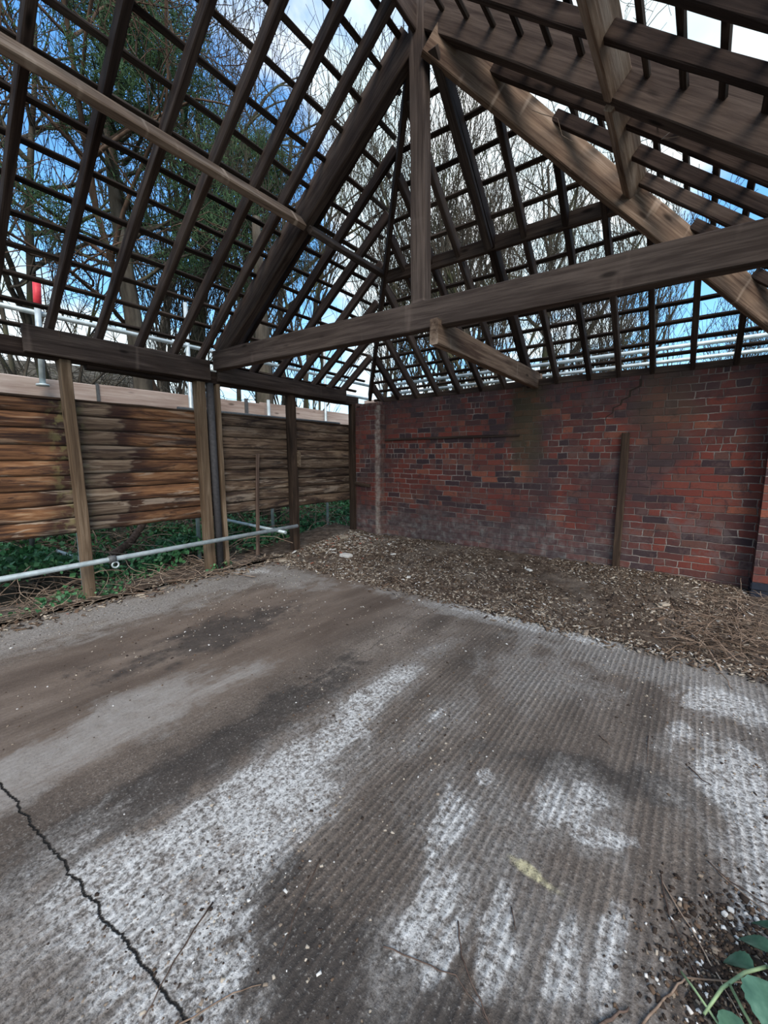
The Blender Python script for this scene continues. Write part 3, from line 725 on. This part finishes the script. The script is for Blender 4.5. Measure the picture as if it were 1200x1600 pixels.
tag(timber('toe_board', (-.80, -3.40, 2.045), (-.80, -1.2, 2.055), .035, .22, M_scafboard, warp=.002), 'pinkish scaffold toe board above the boards behind the truss posts', 'board')
tag(timber('toe_board', (-.83, -1.25, 2.08), (-.83, 1.6, 2.07), .035, .22, M_scafboard, warp=.002), 'pale scaffold toe board above the boards near the corner', 'board')
tag(box('board_clip', (-.775, -3.41, 2.05), (.012, .03, .22), M_oldsteel), 'flat grey strap joining two pinkish toe boards', 'clip')
tag(box('board_clip', (-.775, -1.98+.45, 2.06), (.03, .05, .30), M_oldsteel), 'grey bracket upright on the pale toe board left of the dark post', 'clip')
for k, x in enumerate((-.95, -1.18, -1.41)):
    tag(timber('scaffold_plank', (x, -6.8, 1.925), (x, 1.6, 1.925), .22, .038, M_scafboard, warp=.002), ['scaffold deck plank next to the toe boards', 'middle scaffold deck plank behind the toe boards', 'outer scaffold deck plank behind the toe boards'][k], 'plank')
tag(tube('scaffold_tube', [(-.45, -2.7, 1.935), (-.45, .1, 1.935)], .023, M_oldsteel, 12), 'dark tube lying just above the board tops near the corner', 'tube')
# behind the brick wall
tag(tube('scaffold_standard', [(3.07, .82, -.1), (3.07, .82, 3.12)], R_, M_galv, 14), 'scaffold upright seen through the slope above the brick wall', 'tube')
tag(tube('guard_rail', [(.2, .78, 2.62), (6.4, .78, 2.62)], R_, M_galv, 14), 'upper scaffold rail behind the brick wall', 'tube')
tag(tube('guard_rail', [(.2, .74, 2.46), (6.4, .74, 2.46)], R_*.9, M_galv, 14), 'lower scaffold rail behind the brick wall', 'tube')
tag(timber('toe_board', (-.3, .62, 2.27), (6.4, .62, 2.27), .035, .20, M_scafboard, warp=.002), 'pale scaffold board just behind the top of the brick wall', 'board')

# ------------------------------------------------------------------ trees
def tree_geo(seed, H, r0, spread=.55, lean=(0, 0), depth=5, nb=(4, 7), upb=.25, curve=.25, bare=.25, density=1.0, droop=0.0, multi=1):
    rnd = random.Random(seed); segs = []
    def grow(p, d, L, r, lv):
        n = max(3, int(L/(.35 if lv < 2 else .16 if lv < 4 else .09))); n = min(n, 14)
        pts = [p.copy()]; rads = [r]; dd = d.copy()
        st = L/n; kids = []
        for i in range(n):
            a = curve*(.5 if lv == 0 else 1.0)
            dd = (dd+Vector((rnd.gauss(0, a), rnd.gauss(0, a), rnd.gauss(0, a)+upb*(.35 if lv else .1)-droop*(lv > 1)*.3))*.45).normalized()
            p = p+dd*st; f = (i+1)/n
            pts.append(p.copy()); rads.append(r*(1-f*.75))
            if lv < depth and f > (bare if lv == 0 else .12): kids.append((p.copy(), dd.copy(), rads[-1], f))
        segs.append((pts, rads, lv))
        if lv < depth:
            k = rnd.randint(*nb); k = int(k*density)+ (2 if lv == 0 else 0)
            if lv == 0: k += 5
            for q in range(k):
                b = kids[min(len(kids)-1, int(rnd.random()**.8*len(kids)))]
                ang = rnd.uniform(0, 6.283); s = b[1].orthogonal().normalized(); s2 = b[1].cross(s)
                side = s*math.cos(ang)+s2*math.sin(ang)
                nd = (b[1]*(1-spread)+side*spread*rnd.uniform(.7, 1.3)+Vector((0, 0, upb*.8))).normalized()
                LL = L*rnd.uniform(.38, .62)*(1.15-.5*b[3] if lv == 0 else 1)
                grow(b[0], nd, LL, min(b[2]*.75, max(.0035, r*.52)), lv+1)
    for m in range(multi):
        d0 = Vector((lean[0]+(rnd.uniform(-.35, .35) if multi > 1 else 0), lean[1]+(rnd.uniform(-.35, .35) if multi > 1 else 0), 1)).normalized()
        grow(Vector((rnd.uniform(-.2, .2)*(multi > 1), rnd.uniform(-.2, .2)*(multi > 1), 0)), d0, H*(1 if m == 0 else rnd.uniform(.7, 1)), r0*(1 if m == 0 else .7), 0)
    return segs
def segs_mesh(name, segs, m, minr=.0055):
    VV = []; FF = []; base = 0
    for pts, rads, lv in segs:
        sides = 9 if lv == 0 else (5 if lv == 1 else 3)
        P = np.array([tuple(p) for p in pts]); n = len(P)
        T = np.gradient(P, axis=0); T /= np.linalg.norm(T, axis=1)[:, None]+1e-9
        ref = np.array((.31, .77, .55)); A = np.cross(T, ref); A /= np.linalg.norm(A, axis=1)[:, None]+1e-9; B = np.cross(T, A)
        ang = np.arange(sides)*2*np.pi/sides; R = np.maximum(np.array(rads), minr)
        ring = P[:, None, :]+R[:, None, None]*(A[:, None, :]*np.cos(ang)[None, :, None]+B[:, None, :]*np.sin(ang)[None, :, None])
        VV.append(ring.reshape(-1, 3))
        i = np.arange(n-1)[:, None]*sides; j = np.arange(sides)[None, :]; j2 = (j+1) % sides
        f = np.stack([i+j, i+j2, i+sides+j2, i+sides+j], -1).reshape(-1, 4)+base
        FF.append(f); base += n*sides
    me = mesh(name, np.concatenate(VV), np.concatenate(FF), m)
    return me
def tips(segs, lvmin): return [p for pts, r, lv in segs if lv >= lvmin for p in pts[1:]]
def leaves_geo(cs, size, rnd, per=1, spread=.05, flat_=False):
    cs = np.repeat(np.asarray(cs), per, axis=0); n = len(cs)
    cs = cs+rnd.normal(0, spread, (n, 3))
    a = rnd.normal(0, 1, (n, 3)); 
    if flat_: a[:, 2] *= .35
    a /= np.linalg.norm(a, axis=1)[:, None]
    b = np.cross(a, rnd.normal(0, 1, (n, 3)) if not flat_ else np.tile([0, 0, 1.0], (n, 1))+rnd.normal(0, .5, (n, 3))); b /= np.linalg.norm(b, axis=1)[:, None]+1e-9
    s = size*rnd.uniform(.6, 1.3, (n, 1)); nn = np.cross(a, b)
    v0 = cs-a*s*.5; v1 = cs+b*s*.38+nn*s*.08; v2 = cs+a*s*.6; v3 = cs-b*s*.38+nn*s*.08
    V = np.stack([v0, v1, v2, v3], 1).reshape(-1, 3); F = np.arange(n*4).reshape(-1, 4)
    return V, F
protos = {}
def proto(key, **kw):
    if key not in protos:
        s = tree_geo(**kw); protos[key] = s
    return protos[key]
def place_tree(key, loc, rz, sc, label, group, m=M_bark, cache={}):
    if (key, m.name) not in cache:
        o = segs_mesh('bare_tree', protos[key], m); cache[(key, m.name)] = o
        first_use = o
    else:
        first_use = cache[(key, m.name)].copy(); COL.objects.link(first_use)
    o = first_use; o.location = (loc[0], loc[1], bank_z(loc[0], loc[1])-.15); o.rotation_euler = (0, 0, rz); o.scale = (sc,)*3
    return tag(o, label, 'tree', group)
proto('a', seed=1, H=10, r0=.13, spread=.62, density=.95, depth=4, nb=(4, 6), curve=.22, upb=.18, bare=.2)
proto('b', seed=2, H=11, r0=.16, spread=.55, density=.95, depth=4, nb=(4, 6), curve=.28, upb=.22, bare=.3)
proto('c', seed=3, H=7.5, r0=.07, spread=.45, density=.8, depth=3, nb=(5, 8), curve=.2, upb=.38, bare=.1, multi=4)
proto('d', seed=4, H=12, r0=.22, spread=.6, density=.8, depth=4, nb=(4, 6), curve=.3, upb=.12, bare=.25)
proto('e', seed=5, H=6.5, r0=.05, spread=.42, density=.8, depth=3, nb=(5, 8), curve=.18, upb=.45, bare=.08, multi=6)
G1 = 'bare trees beyond the boarded wall'; G2 = 'bare trees behind the brick wall'
TR_ = [('d', -5.9, .35, 0.3, 1.0, 'big bare tree with a thick trunk beyond the boards, seen left of the truss', G1),
       ('a', -5.6, -2.7, 1.3, .85, 'slender bare tree behind the left end of the boards', G1),
       ('b', -9.4, -3.0, 2.1, .9, 'bare tree at the far left, furthest along the boards', G1),
       ('b', -10.8, 1.9, 4.0, 1.0, 'bare tree standing behind the thick-trunked one', G1),
       ('a', -6.0, 3.6, .4, 1.0, 'bare tree seen just left of the left hip through the battens', G1),
       ('c', -3.9, -3.3, 1.4, .95, 'many-stemmed bare shrub behind the far left boards', G1),
       ('e', -4.3, -.9, 2.0, 1.1, 'upright thin-stemmed shrub behind the boards, left of the truss posts', G1),
       ('c', -3.6, 2.2, 2.4, .9, 'many-stemmed bare shrub beyond the end of the boards', G1),
       ('e', -2.6, 4.6, 1.7, 1.2, 'thicket of thin stems behind the corner', G2),
       ('c', -.6, 5.4, .2, 1.25, 'many-stemmed bare tree behind the left part of the brick wall', G2),
       ('e', .6, 4.9, 3.1, 1.25, 'fan of upright stems behind the brick wall beside the king post', G2),
       ('a', .6, 7.2, 2.0, .95, 'bare tree with spreading crown behind the middle of the brick wall', G2),
       ('e', 2.4, 5.3, 5.0, .85, 'clump of thin stems right behind the scaffold upright', G2),
       ('b', -3.8, 8.6, 3.3, 1.0, 'large distant bare tree behind the left half of the wall', G2),
       ('c', 3.6, 7.6, 1.2, .75, 'clump of stems behind the right half of the brick wall', G2),
       ('e', 5.2, 9.6, .9, .8, 'low thicket behind the right end of the brick wall', G2),
       ('a', -13.5, 6.5, 2.2, 1.1, 'tall slim tree in the far woodland left of the big trunk', G1)]
for k, x, y, rz, sc, lb, gr in TR_: place_tree(k, (x, y), rz, sc, lb, gr)
# crooked brown-barked tree leaning across the upper left
s = tree_geo(seed=21, H=8.5, r0=.085, spread=.6, lean=(.28, -.42), depth=4, nb=(4, 6), curve=.34, upb=.1, bare=.35, density=1.0)
o = segs_mesh('crooked_tree', s, M_bark2); o.location = (-4.6, -.3, .3); tag(o, 'crooked brown-barked tree leaning left beyond the boards', 'tree')
# two pines
def pine(seed, loc, H, label, z0=.35):
    rnd = random.Random(seed); r2 = np.random.default_rng(seed)
    root = empty('pine_tree', (loc[0], loc[1], bank_z(*loc)-.2)); tag(root, label, 'tree')
    segs = []; tr = [Vector((.12*math.sin(i*.5), .1*math.cos(i*.4), H*i/12)) for i in range(13)]
    segs.append((tr, [.19*(1-.8*i/12) for i in range(13)], 0)); ends = []
    for k in range(30):
        f = z0+(1-z0)*k/30; p = tr[0].lerp(tr[-1], f); a = rnd.uniform(0, 6.28); L = (1-f)*2.6+.7
        d = Vector((math.cos(a), math.sin(a), rnd.uniform(.0, .4))).normalized(); pts = [p]
        for q in range(6):
            d = (d+Vector((rnd.gauss(0, .12), rnd.gauss(0, .12), rnd.gauss(.03, .1)))).normalized(); pts.append(pts[-1]+d*L/6)
            if q > 1:
                for w in range(3): ends.append(pts[-1]+Vector((rnd.gauss(0, .2), rnd.gauss(0, .2), rnd.gauss(.05, .12))))
        segs.append((pts, [.04*(1-q/8) for q in range(7)], 2))
    segs_mesh('trunk', segs, M_bark, .006).parent = root
    cs = np.array([tuple(e) for e in ends]); cs = np.repeat(cs, 55, 0)+r2.normal(0, 1, (len(ends)*55, 3))*.13*np.array((1, 1, .7))
    n = len(cs); a = r2.normal(0, 1, (n, 3)); a[:, 2] = abs(a[:, 2]); a /= np.linalg.norm(a, axis=1)[:, None]
    b = np.cross(a, r2.normal(0, 1, (n, 3))); b /= np.linalg.norm(b, axis=1)[:, None]; c = np.cross(a, b)
    L = .13; w = .0075
    V = np.stack([cs-b*w, cs+b*w, cs+c*w, cs+a*L], 1).reshape(-1, 3)
    base = np.arange(n)[:, None]*4; F = np.concatenate([base+np.array([[0, 1, 3]]), base+np.array([[1, 2, 3]]), base+np.array([[2, 0, 3]])])
    nd = mesh('needles', V, F, M_pine, parent=root); nd['kind'] = 'stuff'
pine(31, (-3.2, -2.0), 9.0, 'dark green pine at the top left behind the rafters', .45)
pine(33, (-4.4, 1.3), 8.5, 'pine with bushy needles left of the left principal rafter', .62)

# ivy clad trunk and undergrowth
def ivy_bank():
    r2 = np.random.default_rng(5); n = 26000
    x = -r2.uniform(.42, 1, n)**1.0*0-.40-r2.gamma(1.6, .85, n); y = r2.uniform(-6.5, 3.0, n)
    P = []
    for a, b in zip(x, y):
        dn = nz(a, b, 3, 1.1)
        if dn < -.12 and r2.random() < .65: continue
        P.append((a, b, bank_z(a, b)+r2.uniform(.0, .20)+max(0, dn)*.35))
    V, F = leaves_geo(P, .060, r2, 1, .02)
    o = mesh('ivy', V, F, M_ivy); tag(o, 'dense ivy covering the bank outside the boarded wall', 'ivy', kind='stuff')
    V, F = leaves_geo([(a, b, bank_z(a, b)+.02+.05*r2.random()) for a, b in zip(r2.uniform(-.4, .16, 1500), -r2.uniform(2.3, 6.3, 1500)) if nz(a, b, 8, 1.6) > -.02], .042, r2, 1, .012)
    o = mesh('ivy', V, F, M_ivy); tag(o, 'low ivy leaves along the slab edge below the long tube', 'ivy', kind='stuff')
ivy_bank()
def bramble(name, label, cx, cy, rx, ry, n, h, m=M_twigbrown, z=None, seed=3, L=.5, r=.0035, cat='brambles'):
    rnd = random.Random(seed); segs = []
    for k in range(n):
        x = cx+rnd.uniform(-rx, rx); y = cy+rnd.uniform(-ry, ry); zz = (z if z is not None else bank_z(x, y))+rnd.uniform(0, .02)
        a = rnd.uniform(0, 6.28); d = Vector((math.cos(a), math.sin(a), rnd.uniform(.1, 1.0)*h)).normalized(); p = Vector((x, y, zz)); pts = [p]; l = L*rnd.uniform(.4, 1.3)
        for q in range(9):
            d = (d+Vector((rnd.gauss(0, .2), rnd.gauss(0, .2), rnd.gauss(-.10*h, .12)))).normalized(); p = p+d*l/9
            g = (soil_z(p.x, p.y) if z is not None else bank_z(p.x, p.y))
            if p.y > -.25 and p.x > .3 and z is not None: p.y = -.25
            if p.z < g+.004: p.z = g+.004+rnd.uniform(0, .01)
            pts.append(p.copy())
        segs.append((pts, [r*rnd.uniform(.6, 1.3)]*10, 3))
    o = segs_mesh(name, segs, m, .0012); return tag(o, label, cat, kind='stuff')
bramble('bramble_stems', 'tangled pale stems on the bank outside the boards', -1.5, -2.2, 1.1, 3.6, 520, 1.0, seed=11, L=1.0, r=.006)
bramble('dead_stems', 'dead pale stems lying along the slab edge', -.06, -3.9, .26, 2.0, 420, .35, seed=12, L=.32, r=.003, cat='dead stems')
bramble('dead_stems', 'matted dead stems on the soil at the right edge', 4.95, -1.45, .38, .42, 210, .5, z=.03, seed=13, L=.34, r=.0028, cat='dead stems')
bramble('dead_grass', 'dry straw by the right end of the brick wall', 5.0, -.75, .4, .5, 120, .3, z=.05, seed=17, L=.25, r=.002, cat='dead grass')
# woodland undergrowth seen over the boards
bramble('undergrowth', 'grey brush on the rise beyond the scaffold', -7.0, 1.0, 3.6, 6.5, 1900, 2.2, m=M_bark, seed=14, L=2.6, r=.009, cat='undergrowth')
bramble('undergrowth', 'brush behind the brick wall and the corner', 0.0, 6.0, 5.0, 3.0, 300, 2.2, m=M_bark, seed=15, L=2.6, r=.009, cat='undergrowth')
# stump / dark trunk and log outside
tag(tube('tree_trunk', [(-1.6, -.55, -.2), (-1.62, -.55, 1.0), (-1.7, -.5, 3.2), (-1.9, -.4, 5.5)], [.20, .17, .13, .07], M_bark, 12), 'dark rough trunk seen under the boards left of the dark post', 'tree')
tag(tube('fallen_branch', [(-1.0, -3.35, .16), (-1.05, -3.1, .30), (-1.2, -2.9, .46), (-1.25, -2.8, .55)], [.05, .045, .04, .028], M_twigdark, 10), 'dark dead branch sticking up out of the ivy', 'branch')

# ------------------------------------------------------------------ litter on the soil
def litter(name, label, n, fx, size, mats, w, zoff=.004, thick=.25, seed=1, cat='leaf litter', elong=(1.2, 3.2)):
    r2 = np.random.default_rng(seed); V = []; F = []; mi = []; wts = np.cumsum(w)/np.sum(w)
    cube = np.array([(-1, -1, -1), (1, -1, -1), (1, 1, -1), (-1, 1, -1), (-.7, -.7, 1), (.7, -.7, 1), (.7, .7, 1), (-.7, .7, 1)])*.5
    Q = np.array([(0, 3, 2, 1), (4, 5, 6, 7), (0, 1, 5, 4), (1, 2, 6, 5), (2, 3, 7, 6), (3, 0, 4, 7)])
    k = 0
    while k < n:
        x, y, z = fx(r2)
        if x is None: continue
        s = size*r2.gamma(2.2, .45)+.003; e = r2.uniform(*elong); a = r2.uniform(0, 6.28); tx = r2.normal(0, .35)
        c = cube*np.array((s*e, s, s*thick))+r2.normal(0, s*.10, (8, 3))*np.array((1, 1, .4))
        ct, st = math.cos(tx), math.sin(tx); c = np.stack([c[:, 0]*ct-c[:, 2]*st, c[:, 1], c[:, 0]*st+c[:, 2]*ct], 1)
        ca, sa = math.cos(a), math.sin(a); c = np.stack([c[:, 0]*ca-c[:, 1]*sa, c[:, 0]*sa+c[:, 1]*ca, c[:, 2]], 1)
        V.append(c+np.array((x, y, z+zoff))); F.append(Q+8*k); mi += [int(np.searchsorted(wts, r2.random()))]*6; k += 1
    o = mesh(name, np.concatenate(V), np.concatenate(F), mats, mi=mi); return tag(o, label, cat, kind='stuff')
def f_soil(r):
    x = r.uniform(.05, 5.04); y = -.05-1.83*r.random()
    if r.random() > .62+.9*nz(x, y, 2, 1.6): return None, None, None
    if x < .64 and y > -.12: return None, None, None
    return x, y, soil_z(x, y)
litter('leaf_litter', 'dry leaves, chips and crumbs strewn over the soil strip', 17000, f_soil, .0062, [M_l1, M_l2, M_l3, M_l4, M_stone], [.12, .30, .34, .20, .04], seed=2)
def f_edge(r):
    x = r.uniform(.0, 5.3); y = -1.86+abs(r.normal(0, .07))*(-1 if r.random() < .45 else 1)
    return x, y, max(0.004, soil_z(x, y) if y > -1.84 else .004)
litter('leaf_litter', 'ragged fringe of litter along the far slab edge', 2600, f_edge, .0065, [M_l1, M_l2, M_l3, M_l4, M_stone], [.2, .3, .3, .15, .05], seed=3)
def f_verge(r):
    y = -r.uniform(1.7, 6.0); x = .14+r.normal(0, .16)
    if x > .48: return None, None, None
    if x > .17 and r.random() > .45: return None, None, None
    return x, y, (.004 if x > .2 else bank_z(x, y))
litter('leaf_litter', 'leaf litter along the slab edge under the boarded wall', 4200, f_verge, .010, [M_l1, M_l2, M_l3, M_l4, M_brickchip], [.22, .34, .28, .14, .02], seed=4)
def f_corner(r):
    x = abs(r.normal(0, .55))+.1; y = -.25-abs(r.normal(0, .75))
    if y < -1.9 or x > 1.8: return None, None, None
    return x, y, soil_z(x, y)
litter('leaf_litter', 'thicker debris heaped by the corner pier', 1500, f_corner, .012, [M_l1, M_l2, M_l3, M_stone, M_brickchip], [.3, .3, .25, .1, .05], seed=6)
def f_crumb(r):
    x = r.uniform(.4, 5.1); y = -1.9-r.random()*3.1
    k = nz(x, y, 6, 1.3)
    near = 1.0 if (y < -4.1 and x > 3.4) else .35
    if x > 4.5 and y < -3.6: near = 1.6
    if r.random() > near*(.35+k): return None, None, None
    return x, y, .0
litter('crumbs', 'small chips and crumbs scattered on the concrete slab', 3000, f_crumb, .0026, [M_l1, M_l2, M_l3, M_l4, M_stone], [.2, .26, .24, .2, .1], .001, .6, seed=5, cat='crumbs', elong=(1, 2.2))
def f_dark(r):
    x = 4.80+r.normal(0, .10); y = -3.92+r.normal(0, .13)
    return x, y, .0
litter('soil_crumbs', 'dark soil crumbs heaped under the plant at the lower right', 3200, f_dark, .0036, [M_l4, M_l3, M_l2, M_stone], [.6, .25, .1, .05], .002, .6, seed=8, cat='soil', elong=(1, 2))

# larger single pieces on the soil
for i, (x, y, s, m, lb) in enumerate([(.92, -1.25, .12, M_stone, 'flat pale stone on the soil left of centre'), (1.45, -.9, .05, M_stone, 'small white mortar lump on the soil near the corner pier'),
        (3.15, -.62, .05, M_stone, 'white mortar lump on the soil left of the wall post'), (4.43, -.95, .06, M_l1, 'pale chip on the soil towards the right'), (2.1, -1.5, .045, M_stone, 'small white lump near the slab edge'), (.35, -1.85, .07, M_l1, 'pale rubble piece at the slab corner by the posts'), (.3, -.62, .09, M_l1, 'pale broken stone at the foot of the corner post')]):
    o = box('stone', (x, y, soil_z(x, y)+s*.12), (s*1.3, s*.9, s*.35), m, bev=s*.1, rot=Matrix.Rotation(i*1.3, 3, 'Z'))
    tag(o, lb, 'stone')

# ------------------------------------------------------------------ twigs lying on the slab
def curve_pts(P, z=.006, n=10, lift=0.0, seed=0):
    rnd = random.Random(seed); P = [Vector((a, b, 0)) for a, b in P]; out = []
    for i in range(len(P)-1):
        a, b = P[i], P[i+1]; k = 4
        for q in range(k+(i == len(P)-2)):
            f = q/k; p = a.lerp(b, f); p.x += rnd.gauss(0, .0018); p.y += rnd.gauss(0, .0018); out.append(p)
    m = len(out)
    for i, p in enumerate(out): p.z = z+lift*math.sin(math.pi*i/(m-1))+rnd.uniform(0, .0015)
    return out
TW = [([(4.56, -3.70), (4.59, -3.83), (4.65, -3.955)], .0024, M_twigdark, 'thin dark twig, left arm of the V shape at the lower right'),
      ([(4.555, -3.71), (4.64, -3.83), (4.70, -3.93), (4.745, -4.01)], .0024, M_twigbrown, 'long straight twig, right arm of the V shape at the lower right'),
      ([(4.68, -3.55), (4.74, -3.59), (4.82, -3.61), (4.92, -3.64)], .0022, M_twigdark, 'dark twig reaching in from the right edge'),
      ([(4.71, -3.58), (4.78, -3.625), (4.90, -3.67)], .002, M_twigbrown, 'second thin twig beside it at the right edge, slightly nearer'),
      ([(4.53, -4.20), (4.55, -4.15), (4.60, -4.04), (4.63, -3.98), (4.80, -3.87), (4.9, -3.82)], .0032, M_twigbrown, 'reddish arched stem at the bottom right corner'),
      ([(4.10, -4.22), (4.14, -4.29), (4.21, -4.34), (4.27, -4.38)], .0026, M_twigdark, 'dark bent twig at the bottom centre'),
      ([(3.96, -4.40), (4.07, -4.37), (4.15, -4.34), (4.23, -4.36), (4.27, -4.38)], .0018, M_twigdark, 'thin curved twig meeting the dark bent one at the bottom'),
      ([(3.48, -4.63), (3.53, -4.77), (3.59, -4.87)], .0024, M_twigdark, 'dark straight twig at the lower left near the crack'),
      ([(3.64, -4.34), (3.70, -4.49), (3.75, -4.59)], .0018, M_twigdark, 'faint thin twig left of bottom centre'),
      ([(3.64, -4.90), (3.67, -4.82), (3.71, -4.73), (3.76, -4.66)], .0024, M_twigbrown, 'pale twig at the bottom edge left of centre'),
      ([(4.21, -4.09), (4.24, -4.14)], .002, M_twigdark, 'short dark twig in the white patches near the bottom'),
      ([(4.28, -3.08), (4.33, -3.12)], .003, M_twigdark, 'short curled twig right of the slab centre'),
      ([(4.63, -3.07), (4.67, -3.12), (4.70, -3.14)], .003, M_twigdark, 'short dark twig on the white patch at the right'),
      ([(4.47, -2.94), (4.48, -3.15)], .0022, M_twigdark, 'straight thin twig right of centre, along the ribs'),
      ([(4.46, -4.23), (4.50, -4.17), (4.52, -4.14)], .004, M_twigdark, 'dark stub of twig at the bottom edge'),
      ([(4.62, -3.86), (4.72, -3.87), (4.80, -3.90)], .0018, M_twigdark, 'fine dark twig crossing into the plant')]
for i, (P, r, m, lb) in enumerate(TW):
    pts = curve_pts(P, r+.002, seed=i); n = len(pts)
    tag(tube('twig', pts, [r*(1-.5*q/n) for q in range(n)], m, 6), lb, 'twig')
for i, (P, lb) in enumerate([([(4.87, -1.02), (4.90, -1.25), (5.0, -1.42)], 'pale bare stick standing out at the right edge of the soil'),
                  ([(4.60, -1.40), (4.70, -1.62), (4.78, -1.95)], 'pale stick lying in the matted stems'),
                  ([(4.55, -.70), (4.70, -.78)], 'short thick stick on the soil near the right end of the wall'),
                  ([(1.7, -1.45), (1.9, -1.62), (2.2, -1.72)], 'thin curved stem on the soil near the middle')]):
    pts = curve_pts(P, .0, seed=40+i, lift=.02)
    for p in pts: p.z += soil_z(p.x, p.y)+.012
    tag(tube('stick', pts, [.006]*len(pts) if i != 3 else [.003]*len(pts), M_twigbrown, 6), lb, 'stick')

# ------------------------------------------------------------------ plant at the lower right corner
def leaf_mesh(name, base, tip, width, m, parent, curl=.2, side=None, teeth=6):
    base, tip = Vector(base), Vector(tip); d = tip-base; L = d.length; d.normalize()
    s = (side or d.cross(Vector((0, 0, 1)))); s = Vector(s); s = (s-d*s.dot(d)).normalized(); n = s.cross(d)
    V = []; F = []; N = 14
    for i in range(N+1):
        u = i/N; w = width*.5*(math.sin(math.pi*u**.75)**.8 if 0 < u < 1 else 0)*(1+.10*(i % 2))
        c = base+d*L*u+n*(-curl*L*u*u)
        for k, q in enumerate((-1, -.5, 0, .5, 1)):
            V.append(c+s*w*q+n*(abs(q)*w*.35))
    for i in range(N):
        for k in range(4):
            a = i*5+k; F.append((a, a+1, a+6, a+5))
    n0 = len(V); V += [v-n*.0012 for v in V]
    F += [tuple(n0+q for q in reversed(f)) for f in F[:]]
    o = mesh(name, V, F, m, smooth=True); o.parent = parent; o.matrix_parent_inverse = parent.matrix_world.inverted()
    return o
def m_bl(t, b):
    p = objc(t); n = t.noise(p, 22, 4); x, y, z = t.sep(p)[:]
    return t.ramp(n, [(.3, (.03, .085, .052)), (.55, (.075, .165, .105)), (.8, (.16, .27, .19))]), n, .4, .002
M_bleaf = mat('bramble_leaf', m_bl, .5, .4)
M_gstem = mat('green_stem', flat((.27, .37, .19)), .5, .4)
pr = empty('bramble_plant', (4.80, -3.93, 0)); tag(pr, 'green leafy bramble shoot growing at the lower right corner', 'plant')
bpy.context.view_layer.update()
def stem(pts, r, m=M_gstem):
    o = tube('stem', pts, r, m, 8); o.parent = pr; o.matrix_parent_inverse = pr.matrix_world.inverted(); return o
stem([(4.665, -4.06, .03), (4.70, -3.985, .045), (4.745, -3.925, .06), (4.79, -3.88, .065), (4.86, -3.84, .05)], [.003, .0038, .004, .004, .004])
stem([(4.715, -3.97, .05), (4.735, -4.02, .06), (4.775, -4.075, .05), (4.80, -4.12, .04)], [.0035]*4)
stem([(4.62, -3.985, .02), (4.645, -4.02, .035), (4.70, -4.07, .03)], [.0028]*3)
stem([(4.79, -3.88, .065), (4.81, -3.93, .10), (4.83, -4.0, .12)], [.003]*3)
stem([(4.83, -3.86, .06), (4.85, -3.80, .11), (4.86, -3.76, .14)], [.003]*3)
for (b_, t_, w_, c_) in [((4.765, -3.955, .10), (4.80, -4.075, .085), .085, .1), ((4.80, -3.86, .08), (4.865, -3.93, .10), .055, .25), ((4.80, -3.85, .08), (4.735, -3.80, .05), .05, .3),
                         ((4.84, -3.80, .11), (4.765, -3.755, .07), .035, .2), ((4.85, -3.80, .12), (4.90, -3.88, .10), .05, .2), ((4.70, -4.03, .04), (4.745, -4.10, .03), .05, .2),
                         ((4.765, -3.90, .06), (4.70, -3.875, .03), .05, .35), ((4.86, -3.76, .14), (4.92, -3.72, .11), .05, .2), ((4.86, -3.86, .06), (4.93, -3.95, .08), .07, .2)]:
    leaf_mesh('leaf', b_, t_, w_*1.15, M_bleaf, pr, c_)
# white crumbs of mortar near the plant
for i, (x, y) in enumerate([(4.735, -3.70), (4.72, -3.725), (4.795, -3.69)]):
    tag(box('mortar_lump', (x, y, .006), (.016, .012, .010), M_stone, bev=.003, rot=Matrix.Rotation(i, 3, 'Z')), ['white mortar lump on dark soil, middle one above the plant', 'white mortar lump left of the plant, lowest of three', 'white mortar lump above the plant, nearest the right edge'][i], 'mortar lump', 'white mortar lumps beside the plant')
# torn cobweb threads / dry creeper hanging from the right purlin
def creeper(name, pts, label, r=.0022):
    tag(tube(name, pts, r, M_twigbrown, 5), label, 'creeper')
creeper('dry_creeper', [(3.42, -1.95, 3.80), (3.50, -1.98, 3.72), (3.60, -1.96, 3.66), (3.62, -1.90, 3.58), (3.70, -1.86, 3.52)], 'dry creeper hanging beside the right hip rafter')
creeper('dry_creeper', [(4.18, -2.0, 3.34), (4.28, -2.08, 3.22), (4.24, -2.14, 3.16), (4.34, -2.2, 3.10)], 'dry creeper caught under the right slope rafters')
creeper('dry_creeper', [(.12, -4.0, 3.0), (.13, -3.98, 2.8), (.14, -3.97, 2.6), (.16, -3.96, 2.36)], 'dry stem dangling in front of the left eaves beam', .0016)
creeper('dry_creeper', [(.10, -1.35, 2.62), (.3, -1.5, 2.7), (.35, -1.62, 2.95), (.30, -1.60, 3.1)], 'curly dry creeper hanging from the jack rafters', .002)
